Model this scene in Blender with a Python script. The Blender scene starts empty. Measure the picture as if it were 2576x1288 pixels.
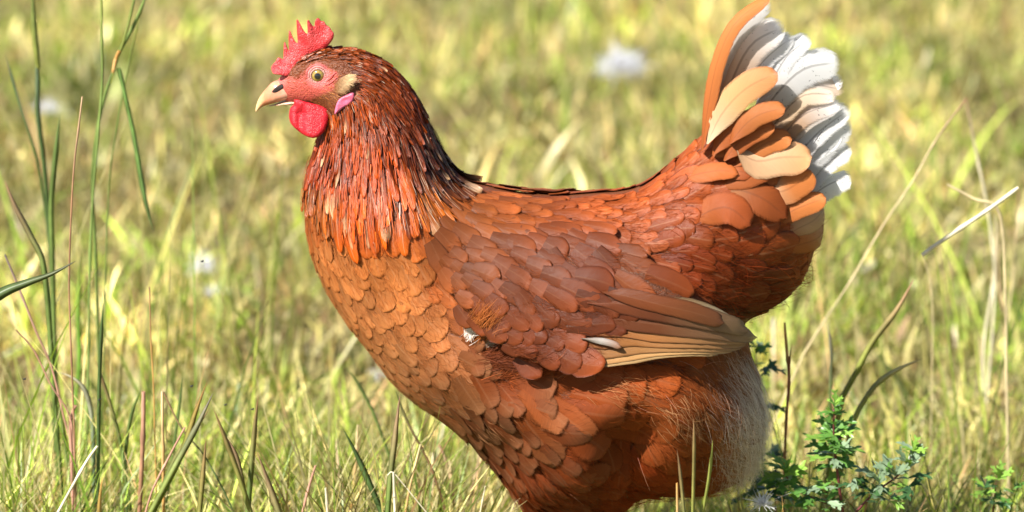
import bpy, math, random
import numpy as np
from mathutils import Vector, Matrix
from mathutils.geometry import delaunay_2d_cdt
rng = np.random.default_rng(7)
random.seed(7)
SC = bpy.context.scene
COL = SC.collection
# ------------------------------------------------------------------ camera, world, sun, exposure
PITCH = math.radians(15.0)
DIST = 3.0
FRAME_W = 0.70
MPP = FRAME_W / 2576.0                      # metres per picture unit at the hen's plane
ZC = 0.297
cam_d = bpy.data.cameras.new('camera'); cam = bpy.data.objects.new('camera', cam_d); COL.objects.link(cam)
CPOS = np.array([0.0, -DIST * math.cos(PITCH), ZC + DIST * math.sin(PITCH)])
cam.location = CPOS
cam.rotation_euler = (math.radians(90) - PITCH, 0, 0)
cam_d.sensor_width = 36.0
cam_d.lens = 36.0 * DIST / FRAME_W
cam_d.clip_start = 0.05; cam_d.clip_end = 2000
cam_d.dof.use_dof = True
cam_d.dof.focus_distance = DIST - 0.06
cam_d.dof.aperture_fstop = 6.3
SC.camera = cam
SUN_DIR = Vector((-0.60, -0.49, 0.78)).normalized()   # towards the sun
W = bpy.data.worlds.new('World'); SC.world = W; W.use_nodes = True
nt = W.node_tree; bg = nt.nodes['Background']
sky = nt.nodes.new('ShaderNodeTexSky'); sky.sky_type = 'NISHITA'; sky.sun_disc = False
sky.sun_elevation = math.asin(SUN_DIR.z)
sky.sun_rotation = math.atan2(SUN_DIR.x, SUN_DIR.y)
nt.links.new(sky.outputs[0], bg.inputs[0]); bg.inputs[1].default_value = 0.055
sun_d = bpy.data.lights.new('sun', 'SUN'); sun_d.energy = 5.0; sun_d.angle = math.radians(0.5)
sun_d.color = (1.0, 0.955, 0.88)
sun = bpy.data.objects.new('sun', sun_d); COL.objects.link(sun)
sun.rotation_euler = SUN_DIR.to_track_quat('Z', 'Y').to_euler()
SC.view_settings.view_transform = 'Standard'; SC.view_settings.look = 'None'
SC.view_settings.gamma = 1.0; SC.view_settings.use_curve_mapping = False
SC.view_settings.exposure = 1.10
SC.render.engine = 'CYCLES'
SC.cycles.use_denoising = True
SC.cycles.max_bounces = 6; SC.cycles.diffuse_bounces = 2; SC.cycles.glossy_bounces = 2
SC.cycles.transmission_bounces = 3; SC.cycles.transparent_max_bounces = 6

# ------------------------------------------------------------------ geometry of the view
CR = np.array([1.0, 0, 0]); CU = np.array([0, math.sin(PITCH), math.cos(PITCH)]); CF = np.array([0, math.cos(PITCH), -math.sin(PITCH)])
def ray(px, py):
    px = np.asarray(px, float); py = np.asarray(py, float)
    a = (px - 1288) * MPP / DIST; b = -(py - 644) * MPP / DIST
    return CF + a[..., None] * CR + b[..., None] * CU
def U(px, py, Y=0.0):                        # world point on the vertical plane y = Y that is seen at (px, py)
    d = ray(px, py); t = (Y - CPOS[1]) / d[..., 1]
    return CPOS + d * t[..., None]
def G(px, py, z=0.0):                        # world point on the ground seen at (px, py)
    d = ray(px, py); t = (z - CPOS[2]) / d[..., 2]
    return CPOS + d * t[..., None]
def proj(P):
    q = P - CPOS; w = q @ CF
    return 1288 + (q @ CR) / w * DIST / MPP, 644 - (q @ CU) / w * DIST / MPP

# ------------------------------------------------------------------ objects
def empty(name, loc=(0, 0, 0)):
    o = bpy.data.objects.new(name, None); COL.objects.link(o); o.location = loc; o.empty_display_size = 0.01
    return o
def tag(o, label=None, cat=None, group=None, kind=None):
    if label: o['label'] = label
    if cat: o['category'] = cat
    if group: o['group'] = group
    if kind: o['kind'] = kind
    return o
def mesh(name, V, F, mat, parent=None, col=None, uv=None, rnd=None, smooth=True):
    """V (n,3); F (m,3|4) array or list of lists; col (n,3) per vertex, uv (n,2) per vertex"""
    me = bpy.data.meshes.new(name)
    V = np.asarray(V, np.float32)
    if isinstance(F, np.ndarray):
        k = F.shape[1]; m = len(F)
        me.vertices.add(len(V)); me.vertices.foreach_set('co', V.ravel())
        me.loops.add(m * k); me.loops.foreach_set('vertex_index', F.astype(np.int32).ravel())
        me.polygons.add(m); me.polygons.foreach_set('loop_start', np.arange(0, m * k, k, dtype=np.int32))
        me.update(calc_edges=True)
    else:
        me.from_pydata([tuple(v) for v in V.tolist()], [], [tuple(int(i) for i in f) for f in F]); me.update()
    if smooth:
        me.polygons.foreach_set('use_smooth', np.ones(len(me.polygons), bool))
    if col is not None:
        a = me.attributes.new('col', 'FLOAT_COLOR', 'POINT')
        c = np.ones((len(V), 4), np.float32); c[:, :3] = col; a.data.foreach_set('color', c.ravel())
    if uv is not None:
        a = me.attributes.new('fuv', 'FLOAT_VECTOR', 'POINT')
        c = np.zeros((len(V), 3), np.float32); c[:, :uv.shape[1]] = uv; a.data.foreach_set('vector', c.ravel())
    me.materials.append(mat)
    o = bpy.data.objects.new(name, me); COL.objects.link(o)
    if parent is not None: o.parent = parent
    return o
def lin(r, g, b):
    f = lambda c: c / 12.92 if c <= 0.04045 else ((c + 0.055) / 1.055) ** 2.4
    return np.array([f(r / 255), f(g / 255), f(b / 255)])

# ------------------------------------------------------------------ materials
def newmat(name):
    m = bpy.data.materials.new(name); m.use_nodes = True; t = m.node_tree
    for n in list(t.nodes): t.nodes.remove(n)
    return m, t, t.nodes, t.links
def N(t, typ, **kw):
    n = t.nodes.new(typ)
    for k, v in kw.items():
        if k.startswith('i_'):
            key = k[2:]; n.inputs[int(key) if key.isdigit() else key.replace('_', ' ')].default_value = v
        else: setattr(n, k, v)
    return n
def M_(t, op, a, b=None, clamp=False):
    n = t.nodes.new('ShaderNodeMath'); n.operation = op; n.use_clamp = clamp
    for i, x in enumerate((a, b)):
        if x is None: continue
        if isinstance(x, (int, float)): n.inputs[i].default_value = x
        else: t.links.new(x, n.inputs[i])
    return n.outputs[0]
def mixc(t, fac, a, b, typ='MIX'):
    n = t.nodes.new('ShaderNodeMix'); n.data_type = 'RGBA'; n.blend_type = typ
    for i, x in ((0, fac), (6, a), (7, b)):
        if isinstance(x, (int, float)): n.inputs[i].default_value = x
        elif isinstance(x, (tuple, list, np.ndarray)): n.inputs[i].default_value = tuple(x)[:3] + (1,)
        else: t.links.new(x, n.inputs[i])
    return n.outputs[2]
def ramp(t, fac, stops):
    n = t.nodes.new('ShaderNodeValToRGB'); t.links.new(fac, n.inputs[0]); e = n.color_ramp.elements
    while len(e) < len(stops): e.new(0.5)
    for el, (p, c) in zip(e, stops): el.position = p; el.color = (tuple(c) + (1,))[:4] if not isinstance(c, (int, float)) else (c, c, c, 1)
    return n.outputs[0]

def feather_mat(name, rough=0.42, spec=0.4, streak=0.25, shaft=0.35, transl=0.12, gloss=0.0, rim=0.3, shaft_dark=False, rim_light=False, freckle=0.0, fray=0.0):
    m, t, nd, L = newmat(name)
    out = N(t, 'ShaderNodeOutputMaterial'); bs = N(t, 'ShaderNodeBsdfPrincipled', i_Roughness=rough)
    bs.inputs['Specular IOR Level'].default_value = spec
    ac = N(t, 'ShaderNodeAttribute', attribute_name='col'); au = N(t, 'ShaderNodeAttribute', attribute_name='fuv')
    sp = N(t, 'ShaderNodeSeparateXYZ'); L.new(au.outputs['Vector'], sp.inputs[0])
    u, v, r = sp.outputs[0], sp.outputs[1], sp.outputs[2]           # u -1..1 across, v 0..1 along, r random
    absu = M_(t, 'ABSOLUTE', u)
    # barbs run obliquely from the shaft
    diag = M_(t, 'SUBTRACT', M_(t, 'MULTIPLY', v, 5.0), M_(t, 'MULTIPLY', absu, 0.9))
    cx = N(t, 'ShaderNodeCombineXYZ'); L.new(M_(t, 'MULTIPLY', diag, 7.0), cx.inputs[0]); L.new(M_(t, 'MULTIPLY', u, 0.8), cx.inputs[1]); L.new(M_(t, 'MULTIPLY', r, 57.0), cx.inputs[2])
    nz = N(t, 'ShaderNodeTexNoise', i_Scale=1.6, i_Detail=4.0, i_Roughness=0.65); L.new(cx.outputs[0], nz.inputs['Vector'])
    k = M_(t, 'ADD', 1 - streak, M_(t, 'MULTIPLY', nz.outputs[0], 2 * streak))
    # whole-feather variation
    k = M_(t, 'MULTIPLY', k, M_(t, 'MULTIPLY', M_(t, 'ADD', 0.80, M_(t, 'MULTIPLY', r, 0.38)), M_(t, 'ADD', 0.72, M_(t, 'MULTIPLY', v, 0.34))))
    c = mixc(t, 1.0, ac.outputs['Color'], k, 'MULTIPLY')
    # rim: a darker line right at the edge, painting the shadow between overlapping feathers
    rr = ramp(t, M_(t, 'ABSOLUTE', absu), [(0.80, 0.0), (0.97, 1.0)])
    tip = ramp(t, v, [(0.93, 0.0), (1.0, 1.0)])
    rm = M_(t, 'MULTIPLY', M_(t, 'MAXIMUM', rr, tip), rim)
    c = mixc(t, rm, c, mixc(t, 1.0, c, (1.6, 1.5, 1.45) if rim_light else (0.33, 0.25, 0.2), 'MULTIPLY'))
    # shaft
    sh = M_(t, 'MULTIPLY', ramp(t, absu, [(0.0, 1.0), (0.035, 1.0), (0.09, 0.0)]), ramp(t, v, [(0.0, 1.0), (0.85, 0.6), (0.95, 0.0)]))
    c = mixc(t, M_(t, 'MULTIPLY', sh, shaft), c, (0.045, 0.02, 0.012) if shaft_dark else (0.62, 0.36, 0.2))
    if freckle > 0:
        tc = N(t, 'ShaderNodeNewGeometry'); vo = N(t, 'ShaderNodeTexNoise', i_Scale=520.0, i_Detail=2.0); L.new(tc.outputs['Position'], vo.inputs['Vector'])
        c = mixc(t, M_(t, 'MULTIPLY', ramp(t, vo.outputs[0], [(0.67, 0.0), (0.72, 1.0)]), freckle), c, (0.05, 0.045, 0.05))
    L.new(c, bs.inputs['Base Color'])
    if gloss > 0:
        bs.inputs['Coat Weight'].default_value = gloss; bs.inputs['Coat Roughness'].default_value = 0.18
    bp = N(t, 'ShaderNodeBump', i_Strength=0.35, i_Distance=0.0006)
    # fine barb relief
    cx2 = N(t, 'ShaderNodeCombineXYZ'); L.new(M_(t, 'MULTIPLY', diag, 55.0), cx2.inputs[0]); L.new(M_(t, 'MULTIPLY', u, 0.4), cx2.inputs[1]); L.new(M_(t, 'MULTIPLY', r, 31.0), cx2.inputs[2])
    nz2 = N(t, 'ShaderNodeTexNoise', i_Scale=1.5, i_Detail=2.0); L.new(cx2.outputs[0], nz2.inputs['Vector'])
    L.new(nz2.outputs[0], bp.inputs['Height']); L.new(bp.outputs[0], bs.inputs['Normal'])
    tr = N(t, 'ShaderNodeBsdfTranslucent'); L.new(c, tr.inputs['Color'])
    mx = N(t, 'ShaderNodeMixShader', i_0=transl); L.new(bs.outputs[0], mx.inputs[1]); L.new(tr.outputs[0], mx.inputs[2])
    if fray > 0:
        ed = M_(t, 'MAXIMUM', ramp(t, absu, [(0.55, 0.0), (1.0, 1.0)]), ramp(t, v, [(0.84, 0.0), (1.0, 1.0)]))
        al = ramp(t, M_(t, 'SUBTRACT', M_(t, 'ADD', nz2.outputs[0], 0.45), M_(t, 'MULTIPLY', ed, fray)), [(0.44, 0.0), (0.56, 1.0)])
        tp = N(t, 'ShaderNodeBsdfTransparent'); m2 = N(t, 'ShaderNodeMixShader'); L.new(al, m2.inputs[0]); L.new(tp.outputs[0], m2.inputs[1]); L.new(mx.outputs[0], m2.inputs[2])
        L.new(m2.outputs[0], out.inputs[0])
    else: L.new(mx.outputs[0], out.inputs[0])
    return m
def strand_mat(name, rough=0.55, transl=0.38, spec=0.1):
    m, t, nd, L = newmat(name)
    out = N(t, 'ShaderNodeOutputMaterial'); bs = N(t, 'ShaderNodeBsdfPrincipled', i_Roughness=rough)
    bs.inputs['Specular IOR Level'].default_value = spec
    ac = N(t, 'ShaderNodeAttribute', attribute_name='col'); L.new(ac.outputs['Color'], bs.inputs['Base Color'])
    tr = N(t, 'ShaderNodeBsdfTranslucent'); L.new(ac.outputs['Color'], tr.inputs['Color'])
    mx = N(t, 'ShaderNodeMixShader', i_0=transl); L.new(bs.outputs[0], mx.inputs[1]); L.new(tr.outputs[0], mx.inputs[2])
    L.new(mx.outputs[0], out.inputs[0])
    return m
def skin_mat(name, c1, c2, scale=900.0, bump=0.6, rough=0.42, sss=0.25, vcol=False, spec=0.5):
    m, t, nd, L = newmat(name)
    out = N(t, 'ShaderNodeOutputMaterial'); bs = N(t, 'ShaderNodeBsdfPrincipled', i_Roughness=rough)
    bs.inputs['Specular IOR Level'].default_value = spec * .6
    g = N(t, 'ShaderNodeNewGeometry')
    n1 = N(t, 'ShaderNodeTexNoise', i_Scale=scale * 0.18, i_Detail=4.0); L.new(g.outputs['Position'], n1.inputs['Vector'])
    if vcol:
        ac = N(t, 'ShaderNodeAttribute', attribute_name='col')
        c = mixc(t, M_(t, 'MULTIPLY', n1.outputs[0], 0.8), ac.outputs['Color'], mixc(t, 1.0, ac.outputs['Color'], c2, 'MULTIPLY'))
    else:
        c = mixc(t, ramp(t, n1.outputs[0], [(0.3, 0.0), (0.7, 1.0)]), c1, c2)
    L.new(c, bs.inputs['Base Color'])
    if sss > 0:
        bs.inputs['Subsurface Weight'].default_value = sss
        bs.inputs['Subsurface Radius'].default_value = (1.0, 0.25, 0.15); bs.inputs['Subsurface Scale'].default_value = 0.003
    vo = N(t, 'ShaderNodeTexVoronoi', i_Scale=scale); L.new(g.outputs['Position'], vo.inputs['Vector'])
    n0 = N(t, 'ShaderNodeTexNoise', i_Scale=scale * 0.22, i_Detail=3.0, i_Distortion=1.2); L.new(g.outputs['Position'], n0.inputs['Vector'])
    hh = M_(t, 'ADD', M_(t, 'MULTIPLY', vo.outputs['Distance'], -0.7), M_(t, 'ADD', M_(t, 'MULTIPLY', n1.outputs[0], 0.8), M_(t, 'MULTIPLY', n0.outputs[0], 1.0)))
    bp = N(t, 'ShaderNodeBump', i_Strength=bump, i_Distance=0.0009); L.new(hh, bp.inputs['Height']); L.new(bp.outputs[0], bs.inputs['Normal'])
    L.new(bs.outputs[0], out.inputs[0])
    return m
def leaf_mat(name, transl=0.35, rough=0.4, spec=0.4):
    m, t, nd, L = newmat(name)
    out = N(t, 'ShaderNodeOutputMaterial'); bs = N(t, 'ShaderNodeBsdfPrincipled', i_Roughness=rough)
    bs.inputs['Specular IOR Level'].default_value = spec
    ac = N(t, 'ShaderNodeAttribute', attribute_name='col')
    g = N(t, 'ShaderNodeNewGeometry'); n1 = N(t, 'ShaderNodeTexNoise', i_Scale=140.0, i_Detail=3.0); L.new(g.outputs['Position'], n1.inputs['Vector'])
    c = mixc(t, 1.0, ac.outputs['Color'], M_(t, 'ADD', 0.6, M_(t, 'MULTIPLY', n1.outputs[0], 0.8)), 'MULTIPLY')
    L.new(c, bs.inputs['Base Color'])
    tr = N(t, 'ShaderNodeBsdfTranslucent'); L.new(mixc(t, 1.0, c, (1.15, 1.15, 0.75), 'MULTIPLY'), tr.inputs['Color'])
    mx = N(t, 'ShaderNodeMixShader', i_0=transl); L.new(bs.outputs[0], mx.inputs[1]); L.new(tr.outputs[0], mx.inputs[2])
    L.new(mx.outputs[0], out.inputs[0])
    return m
MAT = {}
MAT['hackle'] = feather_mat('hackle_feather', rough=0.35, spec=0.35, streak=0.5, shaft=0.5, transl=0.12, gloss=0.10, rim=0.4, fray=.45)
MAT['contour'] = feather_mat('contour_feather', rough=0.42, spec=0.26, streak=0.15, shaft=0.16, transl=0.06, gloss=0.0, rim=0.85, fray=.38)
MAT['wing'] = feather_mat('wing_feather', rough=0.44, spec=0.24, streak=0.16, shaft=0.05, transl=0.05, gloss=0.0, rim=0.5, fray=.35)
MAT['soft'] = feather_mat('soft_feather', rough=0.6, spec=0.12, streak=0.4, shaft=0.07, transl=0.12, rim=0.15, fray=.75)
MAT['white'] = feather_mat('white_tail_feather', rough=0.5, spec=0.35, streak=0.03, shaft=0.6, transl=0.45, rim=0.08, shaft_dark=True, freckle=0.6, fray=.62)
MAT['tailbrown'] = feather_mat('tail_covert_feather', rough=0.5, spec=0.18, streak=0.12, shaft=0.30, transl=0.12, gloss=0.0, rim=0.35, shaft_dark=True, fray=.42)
MAT['strand'] = strand_mat('feather_strand')
MAT['gloss_strand'] = strand_mat('glossy_strand', rough=0.4, transl=0.1, spec=0.5)
MAT['comb'] = skin_mat('comb_skin', (0.50, 0.025, 0.030), (0.64, 0.085, 0.085), scale=1000, bump=0.75, rough=0.38, sss=0.3)
MAT['wattle'] = skin_mat('wattle_skin', (0.40, 0.008, 0.016), (0.52, 0.02, 0.032), scale=1300, bump=0.5, rough=0.4, sss=0.3)
MAT['earlobe'] = skin_mat('earlobe_skin', (0.62, 0.10, 0.16), (0.55, 0.16, 0.27), scale=500, bump=0.35, rough=0.4, sss=0.3)
MAT['body'] = skin_mat('hen_skin', None, (0.75, 0.55, 0.5), scale=1100, bump=0.6, rough=0.5, sss=0.12, vcol=True)
MAT['leaf'] = leaf_mat('grass_leaf')
MAT['herb'] = leaf_mat('herb_leaf', transl=0.3, rough=0.35, spec=0.5)
MAT['straw'] = leaf_mat('dry_straw', transl=0.12, rough=0.45)

# ------------------------------------------------------------------ silhouette and inflated body surface
SIL = [(835,126),(880,127),(930,144),(975,169),(1008,204),(1042,254),(1070,314),(1098,374),(1124,420),(1158,456),(1195,468),(1260,482),(1340,495),(1420,497),
       (1500,490),(1570,485),(1630,466),(1680,428),(1735,378),(1775,345),(1840,330),(1900,350),(1960,400),(2010,460),(2045,520),(2050,580),(2035,650),(2005,710),(1955,755),(1900,780),
       (1865,800),(1862,840),(1880,900),(1902,970),(1914,1040),(1906,1105),(1882,1168),(1826,1210),(1750,1229),(1670,1226),(1603,1236),(1556,1275),(1530,1340),(1490,1390),(1440,1400),(1390,1380),(1355,1330),
       (1325,1275),(1300,1222),(1255,1172),(1205,1118),(1155,1070),(1105,1038),(1045,1000),(985,945),(935,875),(885,815),(838,745),(803,675),(779,597),(772,520),(779,442),
       (793,400),(811,352),(820,325),(826,300),(822,283),(800,268),(765,262),(735,258),(712,250),(700,236),(694,222),(697,206),(708,190),(722,172),(745,152),(775,134),(805,124)]
def catmull(P, n=8, closed=True):
    P = np.array(P, float); m = len(P); out = []
    rngi = range(m) if closed else range(m - 1)
    for i in rngi:
        p0, p1, p2, p3 = (P[(i - 1) % m], P[i], P[(i + 1) % m], P[(i + 2) % m]) if closed else (P[max(i - 1, 0)], P[i], P[i + 1], P[min(i + 2, m - 1)])
        for k in range(n):
            t = k / n
            out.append(0.5 * ((2 * p1) + (-p0 + p2) * t + (2 * p0 - 5 * p1 + 4 * p2 - p3) * t * t + (-p0 + 3 * p1 - 3 * p2 + p3) * t ** 3))
    if not closed: out.append(P[-1])
    return np.array(out)
def inside(poly, x, y):
    x = np.asarray(x, float); y = np.asarray(y, float); r = np.zeros(x.shape, bool)
    px, py = poly[:, 0], poly[:, 1]; j = len(poly) - 1
    for i in range(len(poly)):
        c = ((py[i] > y) != (py[j] > y)); xx = (px[j] - px[i]) * (y - py[i]) / (py[j] - py[i] + 1e-12) + px[i]
        r ^= c & (x < xx); j = i
    return r
def segdist(poly, x, y, closed=True):
    d = np.full(np.shape(x), 1e9); n = len(poly)
    for i in range(n if closed else n - 1):
        a = poly[i]; b = poly[(i + 1) % n]; ab = b - a; L2 = ab @ ab + 1e-12
        t = np.clip(((x - a[0]) * ab[0] + (y - a[1]) * ab[1]) / L2, 0, 1)
        d = np.minimum(d, (x - a[0] - t * ab[0]) ** 2 + (y - a[1] - t * ab[1]) ** 2)
    return np.sqrt(d)
class Field:
    """values given at control points of the picture, smoothly interpolated"""
    def __init__(s, rows, p=2.2, eps=18):
        a = np.array(rows, float); s.P = a[:, :2]; s.V = a[:, 2:]; s.p = p; s.e = eps
    def __call__(s, px, py):
        px = np.asarray(px, float); py = np.asarray(py, float)
        d = (px[..., None] - s.P[:, 0]) ** 2 + (py[..., None] - s.P[:, 1]) ** 2 + s.e ** 2
        w = d ** (-s.p); w /= w.sum(-1, keepdims=True)
        return w @ s.V
KW = Field([(780,200,.72),(860,180,.74),(950,230,.8),(980,380,.86),(900,520,.9),(1000,750,.88),(1200,700,.8),(1400,650,.76),(1500,900,.8),(1600,700,.72),(1700,550,.62),(1850,450,.5),(1950,550,.5),(2000,650,.45),
            (1300,1000,.82),(1600,1050,.85),(1850,1050,.75),(1400,1250,.85),(1430,1350,.9)])
def solve_surface(polyw, kfun, h=0.001, pad=0.02):
    mn = polyw.min(0) - pad; mx = polyw.max(0) + pad
    nx, nz = int((mx[0] - mn[0]) / h) + 1, int((mx[1] - mn[1]) / h) + 1
    u = None
    for f in (16, 8, 4, 2, 1):
        hh = h * f; ax = np.arange(0, nx, f); az = np.arange(0, nz, f)
        X, Z = np.meshgrid(mn[0] + ax * h, mn[1] + az * h)
        ins = inside(polyw, X, Z)
        if u is None: v = np.zeros(X.shape)
        else:
            iz = np.minimum(np.arange(X.shape[0]) / 2, u.shape[0] - 1.001); ix = np.minimum(np.arange(X.shape[1]) / 2, u.shape[1] - 1.001)
            v = bil(u, ix[None, :] + 0 * iz[:, None], iz[:, None] + 0 * ix[None, :])
        v = v * ins
        for _ in range(400 if f > 1 else 160):
            a = np.zeros_like(v); a[1:-1, 1:-1] = 0.25 * (v[:-2, 1:-1] + v[2:, 1:-1] + v[1:-1, :-2] + v[1:-1, 2:]) + 0.25 * 2 * hh * hh
            v = a * ins
        u = v
    d = segdist(polyw[::2], X, Z)
    px, py = proj(np.stack([X, 0 * X, Z], -1))
    k = kfun(px, py)[..., 0]
    Wt = np.where(ins, u * 1.0, -0.05 * d) * k * k
    for _ in range(6):
        Wt[1:-1, 1:-1] = 0.5 * Wt[1:-1, 1:-1] + 0.125 * (Wt[:-2, 1:-1] + Wt[2:, 1:-1] + Wt[1:-1, :-2] + Wt[1:-1, 2:])
    return mn, h, Wt
def bil(A, ix, iz):
    ix = np.clip(ix, 0, A.shape[1] - 1.001); iz = np.clip(iz, 0, A.shape[0] - 1.001)
    x0 = ix.astype(int); z0 = iz.astype(int); fx = ix - x0; fz = iz - z0
    return (A[z0, x0] * (1 - fx) + A[z0, x0 + 1] * fx) * (1 - fz) + (A[z0 + 1, x0] * (1 - fx) + A[z0 + 1, x0 + 1] * fx) * fz
SILP = catmull(SIL, 4)
SILW = U(SILP[:, 0], SILP[:, 1])[:, [0, 2]]
MN, H, WT = solve_surface(SILW, KW)
# mounds: thigh, cheek, breast, softening the inflated shape
def mound(px, py, r, amp):
    if py > 950 and r < 80: amp *= 1.6
    global WT
    X, Z = np.meshgrid(MN[0] + np.arange(WT.shape[1]) * H, MN[1] + np.arange(WT.shape[0]) * H)
    c = U(px, py, -0.05)[[0, 2]]
    g = np.exp(-((X - c[0]) ** 2 + (Z - c[1]) ** 2) / (2 * (r * MPP) ** 2))
    D = np.sqrt(np.maximum(WT, 0)); nW = (D + amp * g) ** 2
    WT = np.where(WT > 0, WT + (nW - WT) * np.clip(WT / 2e-4, 0, 1), WT)
for a in [(1330,1010,45,.005),(1440,1050,55,.006),(1540,985,50,.006),(1690,985,60,.006),(1610,1060,40,-.005),(1780,1060,60,.005),(1560,1150,45,-.004),(1450,1150,50,.005),(1660,1150,60,.004),(1350,1110,40,.004),(1255,1040,35,.003),(1420,1060,110,.008),(1240,960,80,.006),(1650,960,100,.004),(1760,1090,90,.006),(1150,930,60,.004),(1480,1180,60,.004),(1350,1220,50,.006),(1560,1080,50,-.003),(1700,620,90,.006),(1870,560,70,.006),(1900,700,70,.005),(1030,560,80,.005),(900,600,70,.003)]:
    mound(*a)
GZ, GX = np.gradient(WT, H)
def Fg(q):
    ix = (q[..., 0] - MN[0]) / H; iz = (q[..., 2] - MN[1]) / H
    w = bil(WT, ix, iz); gx = bil(GX, ix, iz); gz = bil(GZ, ix, iz)
    g = np.stack([-gx, 2 * q[..., 1], -gz], -1)
    return q[..., 1] ** 2 - w, g
def project(q, off=0.0, it=5):
    q = q.copy()
    for _ in range(it):
        F, g = Fg(q); g2 = (g ** 2).sum(-1) + 1e-8
        st = np.clip(F / g2, -0.4, 0.4)
        d = g * st[..., None]; l = np.linalg.norm(d, axis=-1, keepdims=True)
        d *= np.minimum(1, 0.006 / (l + 1e-12)); q = q - d
    F, g = Fg(q); n = g / (np.linalg.norm(g, axis=-1, keepdims=True) + 1e-9)
    return q + n * np.asarray(off)[..., None], n
def surf_at(px, py, side=-1):
    """first point of the body surface on the ray through a picture point"""
    px = np.atleast_1d(np.asarray(px, float)); py = np.atleast_1d(np.asarray(py, float))
    Y = np.full(px.shape, np.nan)
    for y in np.arange(-0.14, 0.03, 0.001):
        q = U(px, py, y); F, _ = Fg(q); hit = np.isnan(Y) & (F < 0); Y[hit] = y
    Y = np.where(np.isnan(Y), 0.0, Y)
    q = U(px, py, Y); q2, n = project(q)
    return q2, n
# body mesh
def body_mesh():
    B = SILW[::2]; pts = [tuple(b) for b in B]; nb = len(pts)
    cen_n = []
    for i in range(nb):
        t = B[(i + 1) % nb] - B[i - 1]; cen_n.append(np.array([-t[1], t[0]]) / (np.linalg.norm(t) + 1e-9))
    cen_n = np.array(cen_n)
    s = 1 if inside(SILW, *(B[10] + cen_n[10] * 0.003)) else -1
    extra = []
    for off in (0.0006, 0.002, 0.0045):
        Q = B + cen_n * off * s; ok = inside(SILW, Q[:, 0], Q[:, 1]) & (segdist(B, Q[:, 0], Q[:, 1]) > off * 0.8); extra += [tuple(q) for q in Q[ok]]
    mn = SILW.min(0); mx = SILW.max(0); g = 0.0042
    X, Z = np.meshgrid(np.arange(mn[0], mx[0], g), np.arange(mn[1], mx[1], g)); X = X + (np.arange(X.shape[0]) % 2)[:, None] * g / 2
    X, Z = X.ravel(), Z.ravel(); ok = inside(SILW, X, Z) & (segdist(B, X, Z) > 0.0065)
    extra += list(zip(X[ok], Z[ok]))
    # finer over the head
    a = U(690, 290)[[0, 2]]; b = U(920, 120)[[0, 2]]
    X, Z = np.meshgrid(np.arange(a[0], b[0], .0019), np.arange(a[1], b[1], .0019)); X, Z = X.ravel() + .0007, Z.ravel() + .0005
    ok = inside(SILW, X, Z) & (segdist(B, X, Z) > 0.005); extra += list(zip(X[ok], Z[ok]))
    vs = [Vector((float(p[0]), float(p[1]))) for p in pts + extra]
    r = delaunay_2d_cdt(vs, [(i, (i + 1) % nb) for i in range(nb)], [], 1, 1e-7)
    V2 = np.array([[v.x, v.y] for v in r[0]]); F = [f for f in r[2]]
    onb = np.zeros(len(V2), bool)
    for e in r[1]: pass
    onb = segdist(B, V2[:, 0], V2[:, 1]) < 1e-5
    w = np.maximum(bil(WT, (V2[:, 0] - MN[0]) / H, (V2[:, 1] - MN[1]) / H), 0); y = np.sqrt(w); y[onb] = 0
    n = len(V2); front = np.stack([V2[:, 0], -y, V2[:, 1]], 1)
    mapb = np.arange(n); bi = np.where(~onb)[0]; mapb[bi] = n + np.arange(len(bi))
    back = front[bi].copy(); back[:, 1] *= -1
    F1 = [list(f) for f in F]; F2 = [[mapb[i] for i in f][::-1] for f in F]
    V = np.vstack([front, back])
    return V, F1 + F2
HEN = empty('hen', (U(1440, 1700)[0], 0, 0))
tag(HEN, 'brown laying hen with red comb and white tail feathers standing side-on in the grass', 'hen')
HL = np.array(HEN.location)
def part(name, V, F, mat, parent=None, **kw):
    """child mesh of the hen, vertices given in world coordinates"""
    par = parent or HEN
    return mesh(name, np.asarray(V) - HL, F, mat, par, **kw)
bV, bF = body_mesh()
bpx, bpy_ = proj(bV * np.array([1, -1, 1]) if False else np.where((bV[:, 1] > 0)[:, None], bV * np.array([1, -1, 1]), bV))
FACE = np.array([(690,200),(705,188),(722,192),(745,197),(764,184),(776,168),(800,160),(822,168),(850,185),(846,203),(838,225),(815,235),(790,245),(772,262),(740,262),(700,262),(680,230)], float)
fd = segdist(FACE, bpx, bpy_); fi = inside(FACE, bpx, bpy_); s = np.clip(np.where(fi, fd, -fd) / 8 + 0.5, 0, 1)[:, None]
bc = (1 - s) * np.array([0.17, 0.055, 0.02]) + s * np.array([0.50, 0.10, 0.075])
s2 = np.clip((22 - np.hypot(bpx - 700, bpy_ - 205)) / 10, 0, 1)[:, None]
bc = bc * (1 - s2) + s2 * np.array([0.68, 0.17, 0.15])
s3 = np.clip((34 - np.hypot(bpx - 800, bpy_ - 191)) / 8, 0, 1)[:, None]
bc = bc * (1 - s3) + s3 * np.array([0.55, 0.16, 0.15])
part('body', bV, bF, MAT['body'], col=bc)

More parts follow.
